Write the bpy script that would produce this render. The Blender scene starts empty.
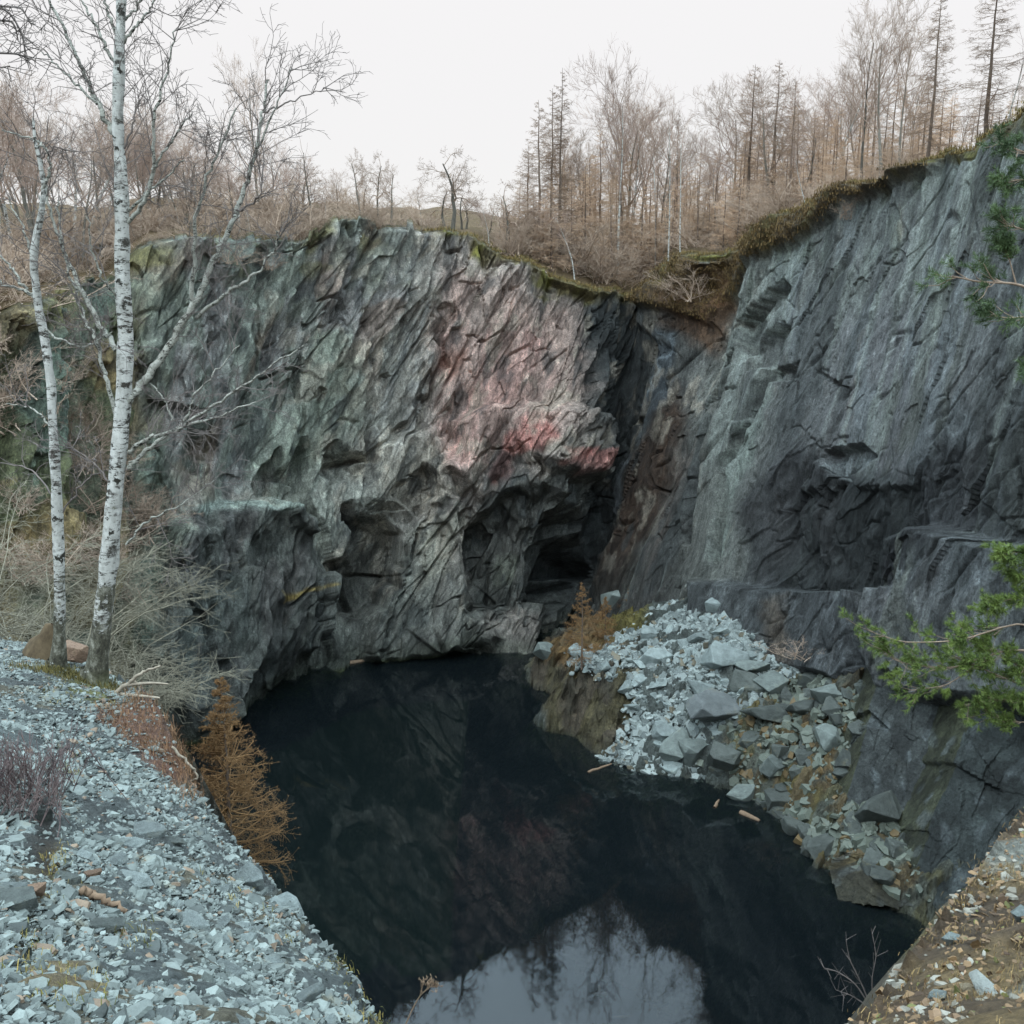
Q = 1.1
import bpy, bmesh, math, random
import numpy as np
from mathutils import Vector
PI = math.pi
C = bpy.context.scene.collection
sc = bpy.context.scene
rng = np.random.default_rng(7)
random.seed(7)

# ------------------------------------------------------------------ camera
H = 25.0                                   # eye height above the pool (pool at z = 0)
PITCH = math.radians(12.0)
FOV = math.radians(55.0)
F = 512.0 / math.tan(FOV / 2)
SP, CP = math.sin(PITCH), math.cos(PITCH)
cam_d = bpy.data.cameras.new('camera')
cam = bpy.data.objects.new('camera', cam_d)
C.objects.link(cam)
cam_d.sensor_fit = 'HORIZONTAL'
cam_d.angle = FOV
cam_d.clip_start = 0.05
cam_d.clip_end = 5000
cam.location = (0, 0, H)
cam.rotation_euler = (PI / 2 - PITCH, 0, 0)
sc.camera = cam

def raydir(px, py):
    a = (np.asarray(px, float) - 512) / F
    b = -(np.asarray(py, float) - 512) / F
    return a, CP + b * SP, -SP + b * CP
def PY(px, py, Y):                          # point seen at a pixel, Y metres ahead
    a, dy, dz = raydir(px, py)
    t = Y / dy
    return np.stack([a * t, np.broadcast_to(Y, np.shape(t)) + 0 * t, H + dz * t], -1)
def PZ(px, py, z):
    a, dy, dz = raydir(px, py)
    t = (z - H) / dz
    return np.stack([a * t, dy * t, H + dz * t], -1)
def PYZ(px, Y, z):                          # column px at a known distance and height
    dep = Y * CP + (H - z) * SP
    return np.array([(px - 512) / F * dep, Y, z])
def project(P):
    P = np.asarray(P)
    x, y, z = P[..., 0], P[..., 1], P[..., 2] - H
    dep = np.maximum(y * CP - z * SP, 0.01)
    return 512 + F * x / dep, 512 - F * (y * SP + z * CP) / dep

# ------------------------------------------------------------------ noise
def _h(ix, iy, iz, seed):
    n = (ix.astype(np.int64) * 374761393 + iy.astype(np.int64) * 668265263 + iz.astype(np.int64) * 2147483647 * 3 + seed * 1274126177) & 0xFFFFFFFF
    n = ((n ^ (n >> 13)) * 1274126177) & 0xFFFFFFFF
    n = ((n ^ (n >> 15)) * 2246822519) & 0xFFFFFFFF
    n = n ^ (n >> 16)
    return n.astype(np.float64) / 4294967295.0
def noise2(x, y, seed=0):                   # smooth value noise, -1..1
    x, y = np.asarray(x, float), np.asarray(y, float)
    ix, iy = np.floor(x), np.floor(y)
    fx, fy = x - ix, y - iy
    fx = fx * fx * (3 - 2 * fx); fy = fy * fy * (3 - 2 * fy)
    z = np.zeros_like(ix)
    a = _h(ix, iy, z, seed); b = _h(ix + 1, iy, z, seed)
    c = _h(ix, iy + 1, z, seed); d = _h(ix + 1, iy + 1, z, seed)
    return 2 * ((a * (1 - fx) + b * fx) * (1 - fy) + (c * (1 - fx) + d * fx) * fy) - 1
def fbm2(x, y, seed=0, oct=4, gain=.5):
    s, a, t = 0, 1, 0
    for k in range(oct):
        s = s + a * noise2(x * 2 ** k + 13.7 * k, y * 2 ** k - 7.3 * k, seed + k); t += a; a *= gain
    return s / t * 1.5
def noise3(x, y, z, seed=0):
    ix, iy, iz = np.floor(x), np.floor(y), np.floor(z)
    f = [x - ix, y - iy, z - iz]
    f = [q * q * (3 - 2 * q) for q in f]
    r = 0
    for dx in (0, 1):
        for dy in (0, 1):
            for dz in (0, 1):
                w = (f[0] if dx else 1 - f[0]) * (f[1] if dy else 1 - f[1]) * (f[2] if dz else 1 - f[2])
                r = r + w * _h(ix + dx, iy + dy, iz + dz, seed)
    return 2 * r - 1
def cell2(x, y, seed=0):                    # nearest jittered cell: three hashes and the offset from its centre
    ix, iy = np.floor(x), np.floor(y)
    best = np.full(x.shape, 9e9)
    out = [np.zeros(x.shape) for _ in range(4)]
    for dx in (-1, 0, 1):
        for dy in (-1, 0, 1):
            jx, jy = ix + dx, iy + dy
            z = np.zeros_like(jx)
            ox = x - (jx + _h(jx, jy, z, seed)); oy = y - (jy + _h(jx, jy, z + 1, seed))
            d = ox * ox + oy * oy
            m = d < best
            best = np.where(m, d, best)
            out[0] = np.where(m, ox, out[0]); out[1] = np.where(m, oy, out[1])
            out[2] = np.where(m, jx, out[2]); out[3] = np.where(m, jy, out[3])
    z = np.zeros_like(ix)
    return _h(out[2], out[3], z + 2, seed), _h(out[2], out[3], z + 3, seed), _h(out[2], out[3], z + 4, seed), out[0], out[1]
def crack(a, b, sx, sy, seed, w=.1):        # narrow clefts between neighbouring blocks, 0..1
    a, b = a / sx + .5 * linn(a / sx * 1.3, b / sy * 1.3, seed + 7), b / sy + .5 * linn(a / sx * 1.3 + 30, b / sy * 1.3, seed + 8)
    ix, iy = np.floor(a), np.floor(b)
    f1 = np.full(a.shape, 9e9); f2 = f1.copy()
    for dx in (-1, 0, 1):
        for dy in (-1, 0, 1):
            jx, jy = ix + dx, iy + dy
            z = np.zeros_like(jx)
            d = np.hypot(a - (jx + _h(jx, jy, z, seed)), b - (jy + _h(jx, jy, z + 1, seed)))
            f2 = np.where(d < f1, f1, np.minimum(f2, d)); f1 = np.minimum(f1, d)
    return 1 - sstep(0, w, f2 - f1)
def facet(a, b, sx, sy, seed, tilt=1.0):    # broken-rock relief: each cell its own tilted plane
    wa = .3 * linn(a / sx * 1.1, b / sy * 1.1, seed + 91); wb = .3 * linn(a / sx * 1.1 + 40, b / sy * 1.1, seed + 92)
    r1, r2, r3, ox, oy = cell2(a / sx + wa, b / sy + wb, seed)
    return (r1 - .5) * 2 + tilt * ((r2 - .5) * ox + (r3 - .5) * oy) * 2
def linn(x, y, seed=0):                     # piecewise-linear noise on a triangle lattice: flat facets with straight edges
    ix, iy = np.floor(x), np.floor(y); fx, fy = x - ix, y - iy; z = np.zeros_like(ix)
    a = _h(ix, iy, z, seed); b = _h(ix + 1, iy, z, seed); c = _h(ix, iy + 1, z, seed); d = _h(ix + 1, iy + 1, z, seed)
    return 2 * np.where(fx > fy, a + fx * (b - a) + fy * (d - b), a + fy * (c - a) + fx * (d - c)) - 1
def planes(a, b, sx, sy, seed):             # fractured rock: lattice of planes, itself displaced piecewise-linearly so no grid shows
    u, v = a / sx, b / sy
    u2 = u + .55 * linn(u * .8 + 5, v * .8 + 9, seed + 61); v2 = v + .55 * linn(u * .8 + 31, v * .8 + 3, seed + 62)
    return linn(u2, v2, seed)
def sstep(a, b, x):
    t = np.clip((x - a) / (b - a), 0, 1)
    return t * t * (3 - 2 * t)
def polysd(px, py, poly):                   # signed distance to a polygon, inside positive
    d = np.full(px.shape, 1e9); ins = np.zeros(px.shape, bool)
    n = len(poly)
    for i in range(n):
        (x0, y0), (x1, y1) = poly[i], poly[(i + 1) % n]
        ex, ey = x1 - x0, y1 - y0
        wx, wy = px - x0, py - y0
        t = np.clip((wx * ex + wy * ey) / (ex * ex + ey * ey + 1e-9), 0, 1)
        d = np.minimum(d, (wx - t * ex) ** 2 + (wy - t * ey) ** 2)
        c = ((y0 > py) != (y1 > py))
        if ey != 0:
            ins ^= c & (px < ex * (py - y0) / ey + x0)
    d = np.sqrt(d)
    return np.where(ins, d, -d)
def pmask(px, py, poly, soft):
    xs = [p[0] for p in poly]; ys = [p[1] for p in poly]
    m = np.zeros(px.shape)
    bb = (px > min(xs) - soft) & (px < max(xs) + soft) & (py > min(ys) - soft) & (py < max(ys) + soft)
    if bb.any():
        m[bb] = sstep(-soft, soft, polysd(px[bb], py[bb], poly))
    return m
def linepd(px, py, pts):                    # distance to a polyline
    d = np.full(np.shape(px), 1e9)
    for (x0, y0), (x1, y1) in zip(pts[:-1], pts[1:]):
        ex, ey = x1 - x0, y1 - y0
        t = np.clip(((px - x0) * ex + (py - y0) * ey) / (ex * ex + ey * ey + 1e-9), 0, 1)
        d = np.minimum(d, np.hypot(px - x0 - t * ex, py - y0 - t * ey))
    return d
def lin(r, g, b):
    f = lambda c: (c / 255 / 12.92) if c <= 10 else ((c / 255 + .055) / 1.055) ** 2.4
    return np.array([f(r), f(g), f(b)])

# ------------------------------------------------------------------ mesh and material helpers
def mesh(name, V, quads=None, tris=None, col=None, smooth=True):
    me = bpy.data.meshes.new(name)
    V = np.ascontiguousarray(V, np.float32)
    idx, starts, tot = [], [], 0
    nq = 0 if quads is None else len(quads); nt = 0 if tris is None else len(tris)
    if nq: idx.append(np.asarray(quads, np.int32).ravel())
    if nt: idx.append(np.asarray(tris, np.int32).ravel())
    idx = np.concatenate(idx)
    starts = np.concatenate([np.arange(nq) * 4, nq * 4 + np.arange(nt) * 3]).astype(np.int32)
    me.vertices.add(len(V)); me.vertices.foreach_set('co', V.ravel())
    me.loops.add(len(idx)); me.loops.foreach_set('vertex_index', idx)
    me.polygons.add(nq + nt); me.polygons.foreach_set('loop_start', starts)
    me.update(calc_edges=True); me.validate()
    if col is not None:
        a = me.color_attributes.new('Col', 'FLOAT_COLOR', 'POINT')
        c = np.ones((len(V), 4), np.float32); c[:, :np.shape(col)[1]] = col
        a.data.foreach_set('color', c.ravel())
    me.shade_smooth() if smooth else me.shade_flat()
    return me
def gridquads(nu, nv):
    i = np.arange(nu * nv).reshape(nu, nv)
    return np.stack([i[:-1, :-1], i[1:, :-1], i[1:, 1:], i[:-1, 1:]], -1).reshape(-1, 4)
def link(name, me, mat=None, parent=None):
    o = bpy.data.objects.new(name, me); C.objects.link(o)
    if mat is not None and me is not None and not me.materials: me.materials.append(mat)
    if parent is not None: o.parent = parent
    return o
def tag(o, label=None, cat=None, group=None, kind=None):
    if label: o['label'] = label
    if cat: o['category'] = cat
    if group: o['group'] = group
    if kind: o['kind'] = kind
    return o
def empty(name, loc, label, cat, group=None, rz=0.0, s=1.0):
    o = bpy.data.objects.new(name, None); C.objects.link(o)
    o.location = loc; o.rotation_euler = (0, 0, rz); o.scale = (s, s, s)
    o.empty_display_size = .2
    return tag(o, label, cat, group)
def copy_thing(o, loc, rot, scale, label, group=None):
    r = o.copy(); C.objects.link(r)
    r.location = loc; r.rotation_euler = rot; r.scale = scale
    r['label'] = label
    if group: r['group'] = group
    for ch in list(o.children):
        c = ch.copy(); C.objects.link(c); c.parent = r
        for g in list(ch.children):
            d = g.copy(); C.objects.link(d); d.parent = c
    return r

class NT:
    def __init__(s, name):
        s.m = bpy.data.materials.new(name); s.m.use_nodes = True
        s.t = s.m.node_tree; s.n = s.t.nodes; s.p = s.n['Principled BSDF']; s.out = s.n['Material Output']
    def node(s, typ, **kw):
        n = s.n.new(typ)
        for k, v in kw.items():
            if k.startswith('i_'):
                key = k[2:]
                n.inputs[int(key) if key.isdigit() else key].default_value = v
            else: setattr(n, k, v)
        return n
    def L(s, a, b): s.t.links.new(a, b)
    def attr(s, name='Col'): return s.node('ShaderNodeAttribute', attribute_name=name)
    def coords(s, scale=(1, 1, 1), rot=(0, 0, 0), kind='Object'):
        tc = s.node('ShaderNodeTexCoord'); mp = s.node('ShaderNodeMapping')
        mp.inputs['Scale'].default_value = scale; mp.inputs['Rotation'].default_value = rot
        s.L(tc.outputs[kind], mp.inputs['Vector']); return mp.outputs['Vector']
    def noise(s, vec, scale, detail=6, rough=.6):
        n = s.node('ShaderNodeTexNoise', i_Scale=scale, i_Detail=detail, i_Roughness=rough)
        s.L(vec, n.inputs['Vector']); return n.outputs['Fac']
    def ramp(s, fac, stops):
        r = s.node('ShaderNodeValToRGB'); e = r.color_ramp.elements
        while len(e) < len(stops): e.new(.5)
        for k, (p, c) in enumerate(stops):
            e[k].position = p
            e[k].color = (c, c, c, 1) if np.isscalar(c) else tuple(c) + (1,)
        s.L(fac, r.inputs['Fac']); return r.outputs['Color']
    def mul(s, a, b, fac=1.0, blend='MULTIPLY'):
        m = s.node('ShaderNodeMix', data_type='RGBA', blend_type=blend)
        if np.isscalar(fac): m.inputs[0].default_value = fac
        else: s.L(fac, m.inputs[0])
        for k, v in ((6, a), (7, b)):
            if isinstance(v, (tuple, list, np.ndarray)): m.inputs[k].default_value = tuple(v)[:3] + (1,)
            else: s.L(v, m.inputs[k])
        return m.outputs[2]
    def bump(s, h, strength, dist, prev=None):
        b = s.node('ShaderNodeBump', i_Distance=dist)
        if np.isscalar(strength): b.inputs['Strength'].default_value = strength
        else: s.L(strength, b.inputs['Strength'])
        s.L(h, b.inputs['Height'])
        if prev is not None: s.L(prev, b.inputs['Normal'])
        return b.outputs['Normal']
    def base(s, c):
        if isinstance(c, (tuple, list, np.ndarray)): s.p.inputs['Base Color'].default_value = tuple(c)[:3] + (1,)
        else: s.L(c, s.p.inputs['Base Color'])
    def rough(s, r, spec=.3):
        s.p.inputs['Specular IOR Level'].default_value = spec
        if np.isscalar(r): s.p.inputs['Roughness'].default_value = r
        else: s.L(r, s.p.inputs['Roughness'])

def chips(m, scale, rot, vs):
    """random tilted facets: returns (height, per-facet random value)"""
    vec = m.coords(scale=scale, rot=rot)
    wn_ = m.node('ShaderNodeTexNoise', i_Scale=1.3, i_Detail=3.0); m.L(vec, wn_.inputs['Vector'])
    ad = m.node('ShaderNodeVectorMath', operation='MULTIPLY_ADD'); m.L(wn_.outputs['Color'], ad.inputs[0]); ad.inputs[1].default_value = (.5, .5, .5); m.L(vec, ad.inputs[2])
    vo = m.node('ShaderNodeTexVoronoi', i_Scale=vs); m.L(ad.outputs[0], vo.inputs['Vector'])
    sb = m.node('ShaderNodeVectorMath', operation='SUBTRACT'); m.L(ad.outputs[0], sb.inputs[0]); m.L(vo.outputs['Position'], sb.inputs[1])
    cc = m.node('ShaderNodeVectorMath', operation='SUBTRACT'); m.L(vo.outputs['Color'], cc.inputs[0]); cc.inputs[1].default_value = (.5, .5, .5)
    dt = m.node('ShaderNodeVectorMath', operation='DOT_PRODUCT'); m.L(sb.outputs[0], dt.inputs[0]); m.L(cc.outputs[0], dt.inputs[1])
    sp = m.node('ShaderNodeSeparateColor'); m.L(vo.outputs['Color'], sp.inputs[0])
    return dt.outputs['Value'], sp.outputs[1]
def rock_material(name, streak=1.0, fine=9.0, rough=(.5, .85), chip=1.0, tilt=.42):
    m = NT(name)
    at = m.attr(); col = at.outputs['Color']; al = at.outputs['Alpha']
    def sc_(k):
        n = m.node('ShaderNodeMath', operation='MULTIPLY'); n.inputs[1].default_value = k; m.L(al, n.inputs[0]); return n.outputs[0]
    v = m.coords()
    vs = m.coords(scale=(1, 1, .2), rot=(0, tilt, 0))
    n1 = m.noise(vs, 1.1, 9, .7); n2 = m.noise(v, fine, 6, .7); n3 = m.noise(vs, 5.0, 7, .75)
    c = m.mul(col, m.ramp(n1, [(.3, .55), (.5, 1.0), (.72, 1.4)]), sc_(streak))
    c = m.mul(c, m.ramp(n3, [(.3, .5), (.5, 1.0), (.72, 1.45)]), streak)
    c = m.mul(c, m.ramp(n2, [(.32, .55), (.5, 1.0), (.68, 1.45)]))
    h1, r1 = chips(m, (1, 1, .42), (0, tilt, .3), .85); h2, r2 = chips(m, (1, 1, .5), (0, tilt, -.2), 2.4)
    if chip > 0:
        c = m.mul(c, m.ramp(r1, [(0, .72), (1, 1.25)]), sc_(chip)); c = m.mul(c, m.ramp(r2, [(0, .72), (1, 1.28)]), sc_(chip))
    n4 = m.noise(m.coords(scale=(1, 1, .45), rot=(0, tilt, .5)), 3.2, 10, .82)
    c = m.mul(c, m.ramp(n4, [(.38, .3), (.43, .92), (.57, 1.0), (.62, 1.7)]), .9)
    n5 = m.noise(m.coords(scale=(1, 1, .3), rot=(0, tilt, -.4)), 1.25, 12, .86)
    c = m.mul(c, m.ramp(n5, [(.37, .35), (.42, .95), (.58, 1.0), (.63, 1.55)]), .8)
    lich = m.ramp(m.noise(v, 3.1, 9, .78), [(.62, 0.0), (.72, .6)])
    c = m.mul(c, m.mul(c, (1.55, 1.6, 1.5)), lich, 'MIX')
    rust = m.ramp(m.noise(vs, .55, 8, .7), [(.60, 0.0), (.76, .45)])
    c = m.mul(c, m.mul(c, (1.3, .95, .72)), rust, 'MIX')
    m.base(c)
    m.rough(m.ramp(n1, [(.3, rough[0]), (.7, rough[1])]), .35)
    nb = m.bump(h1, sc_(chip), .9) if chip > 0 else None
    if chip > 0: nb = m.bump(h2, sc_(chip), .34, nb)
    nb = m.bump(n3, .5, .2, nb); nb = m.bump(n4, .8, .25, nb); nb = m.bump(n5, .7, .4, nb); nb = m.bump(n2, .5, .06, nb)
    m.L(nb, m.p.inputs['Normal'])
    return m.m
# ------------------------------------------------------------------ quarry wall: rim and foot curves
# rim px, rim py, rim distance | foot px, foot distance, foot height   (foot distance None: seen at the waterline, foot height holds its py)
KEY = [(-2600, 400, 14, -2600, 12, 0), (-900, 380, 30, -860, 27, 0), (-300, 350, 40, -280, 35, 0), (0, 318, 47, 0, 41, 0),
       (100, 280, 56, 105, 50, 0), (150, 246, 57, 150, 52.5, 0), (200, 240, 59, 182, None, 738), (260, 236, 62.5, 225, None, 712),
       (340, 228, 66.5, 285, None, 690), (430, 233, 71.5, 350, None, 662), (520, 264, 73.5, 455, None, 652), (600, 288, 75.5, 530, None, 653),
       (645, 292, 79.5, 570, 76, 0), (690, 262, 74.5, 604, 71, 1.5), (770, 226, 67.5, 668, 64.5, 5.0), (860, 193, 60.5, 748, 57.5, 7.0),
       (935, 164, 54, 816, 52.8, 7.0), (1024, 121, 47, 895, 47.5, 7.5), (1150, 70, 40, 1010, 41.5, 9.5), (1350, 20, 32, 1220, 33, 11),
       (2200, -60, 18, 2100, 18, 10), (4500, -200, 8, 4500, 7, 10)]
kx = np.array([k[0] for k in KEY], float)
KR = np.array([PY(k[0], k[1], k[2]) for k in KEY])
KF = np.array([PZ(k[3], k[5], 0.0) if k[4] is None else PYZ(k[3], k[4], k[5]) for k in KEY])
def crspline(K, t):                          # Catmull-Rom through the keys, uniform in key index
    n = len(K); i = np.clip(np.floor(t).astype(int), 0, n - 2); f = (t - i)[:, None]
    p0, p1, p2, p3 = K[np.maximum(i - 1, 0)], K[i], K[i + 1], K[np.minimum(i + 2, n - 1)]
    m1, m2 = (p2 - p0) * .35, (p3 - p1) * .35
    return (2 * f ** 3 - 3 * f ** 2 + 1) * p1 + (f ** 3 - 2 * f ** 2 + f) * m1 + (-2 * f ** 3 + 3 * f ** 2) * p2 + (f ** 3 - f ** 2) * m2
def px2t(px): return np.interp(px, kx, np.arange(len(kx)))
cols = np.concatenate([np.linspace(-2600, -340, 40), np.linspace(-300, -24, 70), np.linspace(-20, 1250, int(1300 * Q)), np.linspace(1260, 1350, 20), np.linspace(1400, 4500, 40)])
rim_fine = np.array([(-2600, 0), (150, 0), (200, -3), (235, 3), (262, -2), (300, 2), (330, -4), (352, -8), (372, -2), (420, 2), (445, -3), (500, -2), (540, 4), (585, 0), (610, 6), (640, 0), (665, -8), (700, -6), (735, 4), (770, 0), (810, -4), (850, -6), (890, 0), (935, 0), (960, -2), (1000, 3), (1024, 0), (4500, 0)], float)
tt = px2t(cols)
R = crspline(KR, tt); Fo = crspline(KF, tt)
R[:, 2] -= np.interp(cols, rim_fine[:, 0], rim_fine[:, 1]) * R[:, 1] / F
down = (R - Fo) / np.maximum((R - Fo)[:, 2:3], 1)        # per metre of height
B0 = Fo - down * Fo[:, 2:3]                              # the wall's line at z = 0
NVW, NVU = int(640 * Q), int(26 * Q) + 8
ncol = len(cols)
vw = np.linspace(0, 1, NVW)
W = B0[:, None, :] * (1 - vw)[None, :, None] + R[:, None, :] * vw[None, :, None]
zu = -np.linspace(9, .25, NVU)
und = np.repeat(B0[:, None, :], NVU, 1)
und[:, :, 2] = zu[None, :]
G = np.concatenate([und, W], 1)                          # (ncol, NV, 3)
NV = G.shape[1]
vv = np.concatenate([np.full(NVU, 0.0), vw])[None, :].repeat(ncol, 0)
seg = np.linalg.norm(np.diff(.5 * (R + B0), axis=0)[:, :2], axis=1)
arc = np.concatenate([[0], np.cumsum(seg)])
A = arc[:, None].repeat(NV, 1); Z = G[:, :, 2]
# outward normal of the smooth wall, turned towards the pit
mid = .5 * (R + B0)
tg = np.gradient(mid[:, :2], axis=0); k5 = np.ones(31) / 31
tg = np.stack([np.convolve(np.pad(tg[:, i] / (np.hypot(tg[:, 0], tg[:, 1]) + 1e-9), 15, 'edge'), k5, 'valid') for i in (0, 1)], 1)
nrm = np.stack([tg[:, 1], -tg[:, 0]], 1); nrm /= np.linalg.norm(nrm, axis=1)[:, None]
tilt_up = .32
N3 = np.concatenate([nrm, np.full((ncol, 1), tilt_up)], 1); N3 /= np.linalg.norm(N3, axis=1)[:, None]
PX, PYY = project(G)
wk = 1 - .8 * sstep(600, 640, PX)
wx = PX + wk * (9 * linn(PX / 26 + PYY / 60, PYY / 34, 5) + 4 * linn(PX / 10, PYY / 14, 6))
wy = PYY + wk * (11 * linn(PX / 26, PYY / 34 + PX / 70, 25) + 5 * linn(PX / 10, PYY / 14, 26))
def M(poly, soft=6): return pmask(wx, wy, poly, soft)
def band(pts, w, soft):                                  # a line drawn on the wall
    return 1 - sstep(w - soft, w + soft, linepd(wx, wy, pts))
right = sstep(650, 700, PX - .0 * PYY) * sstep(-.4, .1, vv)
right_q = sstep(840, 900, PX + .42 * (PYY - 0))          # the slab wall east of the gully
lean = .06 * (1 - right_q)
q = A - lean * Z
rough = 1 - .55 * right_q
disp = np.zeros_like(A)
# big forms (pixel outlines on the wall, displaced along its outward normal)
disp += 2.8 * M([(158, 600), (176, 545), (205, 512), (240, 500), (285, 503), (312, 528), (330, 580), (318, 640), (276, 700), (180, 742), (150, 650)], 11) * (.8 + .35 * fbm2(A / 2.5, Z / 3, 72, 3))
disp += 2.2 * M([(384, 600), (420, 530), (452, 502), (466, 600), (500, 640), (440, 664), (368, 660)], 9)
disp -= 2.8 * M([(336, 560), (356, 506), (400, 540), (392, 572), (366, 622), (334, 600)], 7)
disp -= 1.6 * M([(270, 480), (285, 440), (300, 470), (292, 498), (272, 494)], 5)
disp -= 1.8 * M([(330, 470), (350, 440), (372, 452), (352, 480)], 5)
disp -= 1.6 * M([(186, 452), (205, 430), (228, 444), (214, 470), (192, 470)], 5)
disp -= 1.5 * M([(300, 470), (312, 430), (322, 452), (312, 500)], 4) + 1.3 * M([(392, 500), (420, 470), (440, 492), (420, 520)], 4)
disp += 1.4 * M([(360, 500), (375, 440), (440, 430), (450, 500), (410, 520)], 9)
disp -= 3.4 * M([(464, 550), (478, 512), (510, 490), (552, 490), (582, 520), (576, 575), (556, 606), (512, 614), (472, 606)], 5) * (.5 + .5 * sstep(480, 550, wy))
disp += 1.5 * M([(440, 480), (480, 492), (520, 450), (560, 470), (604, 476), (596, 420), (520, 400), (460, 420)], 8)
disp += .6 * M([(640, 300), (668, 286), (690, 300), (672, 350), (645, 330)], 5)
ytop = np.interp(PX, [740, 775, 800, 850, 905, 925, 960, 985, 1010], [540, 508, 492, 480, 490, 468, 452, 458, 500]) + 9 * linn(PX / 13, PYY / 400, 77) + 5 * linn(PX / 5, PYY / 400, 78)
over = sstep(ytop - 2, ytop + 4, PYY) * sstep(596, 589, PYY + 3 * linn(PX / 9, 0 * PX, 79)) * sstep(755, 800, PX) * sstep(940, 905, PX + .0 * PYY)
disp -= over * (.55 + .8 * sstep(500, 585, PYY) * sstep(940, 880, PX))
disp += 1.1 * M([(700, 580), (760, 590), (870, 592), (872, 690), (700, 640)], 5)
disp -= 1.2 * M([(738, 322), (785, 282), (792, 288), (768, 330), (748, 362)], 3)
disp -= .9 * M([(755, 352), (786, 322), (790, 330), (766, 365), (752, 372)], 3)
disp -= .7 * M([(770, 370), (800, 364), (796, 376), (772, 382)], 2.5)
disp -= .9 * M([(822, 450), (862, 444), (872, 456), (846, 478), (828, 472)], 3)
disp -= 1.0 * band([(788, 330), (748, 420), (725, 470), (716, 560)], 4, 3)
disp -= .7 * band([(735, 350), (705, 440), (690, 540)], 3, 3)
disp -= .8 * band([(450, 300), (440, 360), (400, 430), (340, 470)], 3, 3)
disp += 2.0 * M([(880, 620), (900, 540), (940, 530), (1060, 560), (1100, 720), (900, 700)], 10)
def soft(a, n):
    for _ in range(n):
        a[1:-1] = .25 * a[:-2] + .5 * a[1:-1] + .25 * a[2:]
        a[:, 1:-1] = .25 * a[:, :-2] + .5 * a[:, 1:-1] + .25 * a[:, 2:]
    return a
fine = np.zeros_like(A)
q = A - lean * Z + .8 * disp; Zs = Z * .75 + .4 * disp
gm = 1 - .75 * M([(622, 300), (650, 280), (720, 300), (700, 420), (660, 600), (600, 620), (610, 480)], 14)
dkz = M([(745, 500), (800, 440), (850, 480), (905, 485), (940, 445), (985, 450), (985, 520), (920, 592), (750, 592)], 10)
rgh = np.clip(.8 + .9 * fbm2(A / 6, Z / 8, 55, 3), .3, 1.4) * (1 - .62 * right_q) * gm + .5 * dkz
rq = right_q
fine += 1.5 * planes(q + .3 * Zs, Zs, 7.0, 12.0, 3) * (1 - .7 * rq)
fine += soft(.6 * facet(q + .2 * Zs, Zs, 4.0, 8.0, 11, 1.3), 1) * (1 - .8 * rq) * gm
fine += .75 * planes(q - .3 * Zs, Zs, 2.4, 4.6, 13) * (1 - .75 * rq)
fine += .34 * facet(q - .3 * Zs, Zs, 1.3, 3.0, 21, 1.3) * rgh
fine += .42 * planes(q - .25 * Zs, Zs, .95, 1.9, 23) * rgh
fine += .24 * planes(q + .1 * Zs, Zs, .45, .8, 33) * rgh
fine += .10 * planes(q, Zs, .2, .34, 43) * (.4 + .6 * rgh)
fine -= .8 * soft(crack(A - .3 * Z, Z, 3.4, 8.5, 45, .06), 1) * (1 - .6 * right_q) * sstep(-.1, .5, fbm2(A / 5, Z / 5, 47, 2))
fine -= .4 * soft(crack(A - .3 * Z, Z, 1.4, 3.4, 46, .09), 1) * (1 - .5 * right_q) * sstep(-.1, .5, fbm2(A / 3, Z / 3, 48, 2))
def saw(t, w): 
    f = t - np.floor(t)
    return f / (1 - w) * (f < 1 - w) + (1 - f) / w * (f >= 1 - w)
st = A / 2.6 + .16 * fbm2(A / 6, Z / 30, 61, 2)
fine += right_q * .34 * saw(st, .25) * (.1 + 1.2 * _h(np.floor(st), 0 * st, 0 * st, 66)) * (.4 + .6 * sstep(-.3, .3, fbm2(A / 4, Z / 9, 67, 2)))
st2 = A / 1.1 + .2 * fbm2(A / 3, Z / 22, 62, 2)
fine += right_q * .12 * saw(st2, .4) * sstep(-.1, .5, fbm2(A / 4, Z / 12, 63, 2))
disp = disp + fine
# vegetated bank under the rim between gully and slab
bank = M([(655, 240), (700, 262), (770, 228), (850, 196), (935, 168), (930, 174), (850, 210), (800, 244), (735, 276), (695, 318), (645, 308)], 5)
disp += 1.0 * bank * (1 + .5 * fbm2(A / 2, Z / 2, 71, 3))
wx = PX + 7 * fbm2(PX / 34, PYY / 34, 5, 3) + 3 * fbm2(PX / 9, PYY / 9, 15, 2)
wy = PYY + 9 * fbm2(PX / 34, PYY / 34, 25, 3) + 3 * fbm2(PX / 9, PYY / 9, 35, 2)
fade = sstep(1.0, .985, vv) * sstep(-1, 0, vv + .0)
disp *= (.35 + .65 * fade)
nearside = sstep(-700, -200, cols)[:, None] * sstep(2600, 1500, cols)[:, None]
disp *= nearside
P = G + N3[:, None, :] * disp[:, :, None]
P[:, :, 2] += .25 * facet(A, Z, 1.2, 40, 81, .5) * sstep(.96, 1, vv) * nearside + .35 * fbm2(A / 3, Z * 0, 83, 3) * sstep(.95, 1, vv) * nearside
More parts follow.
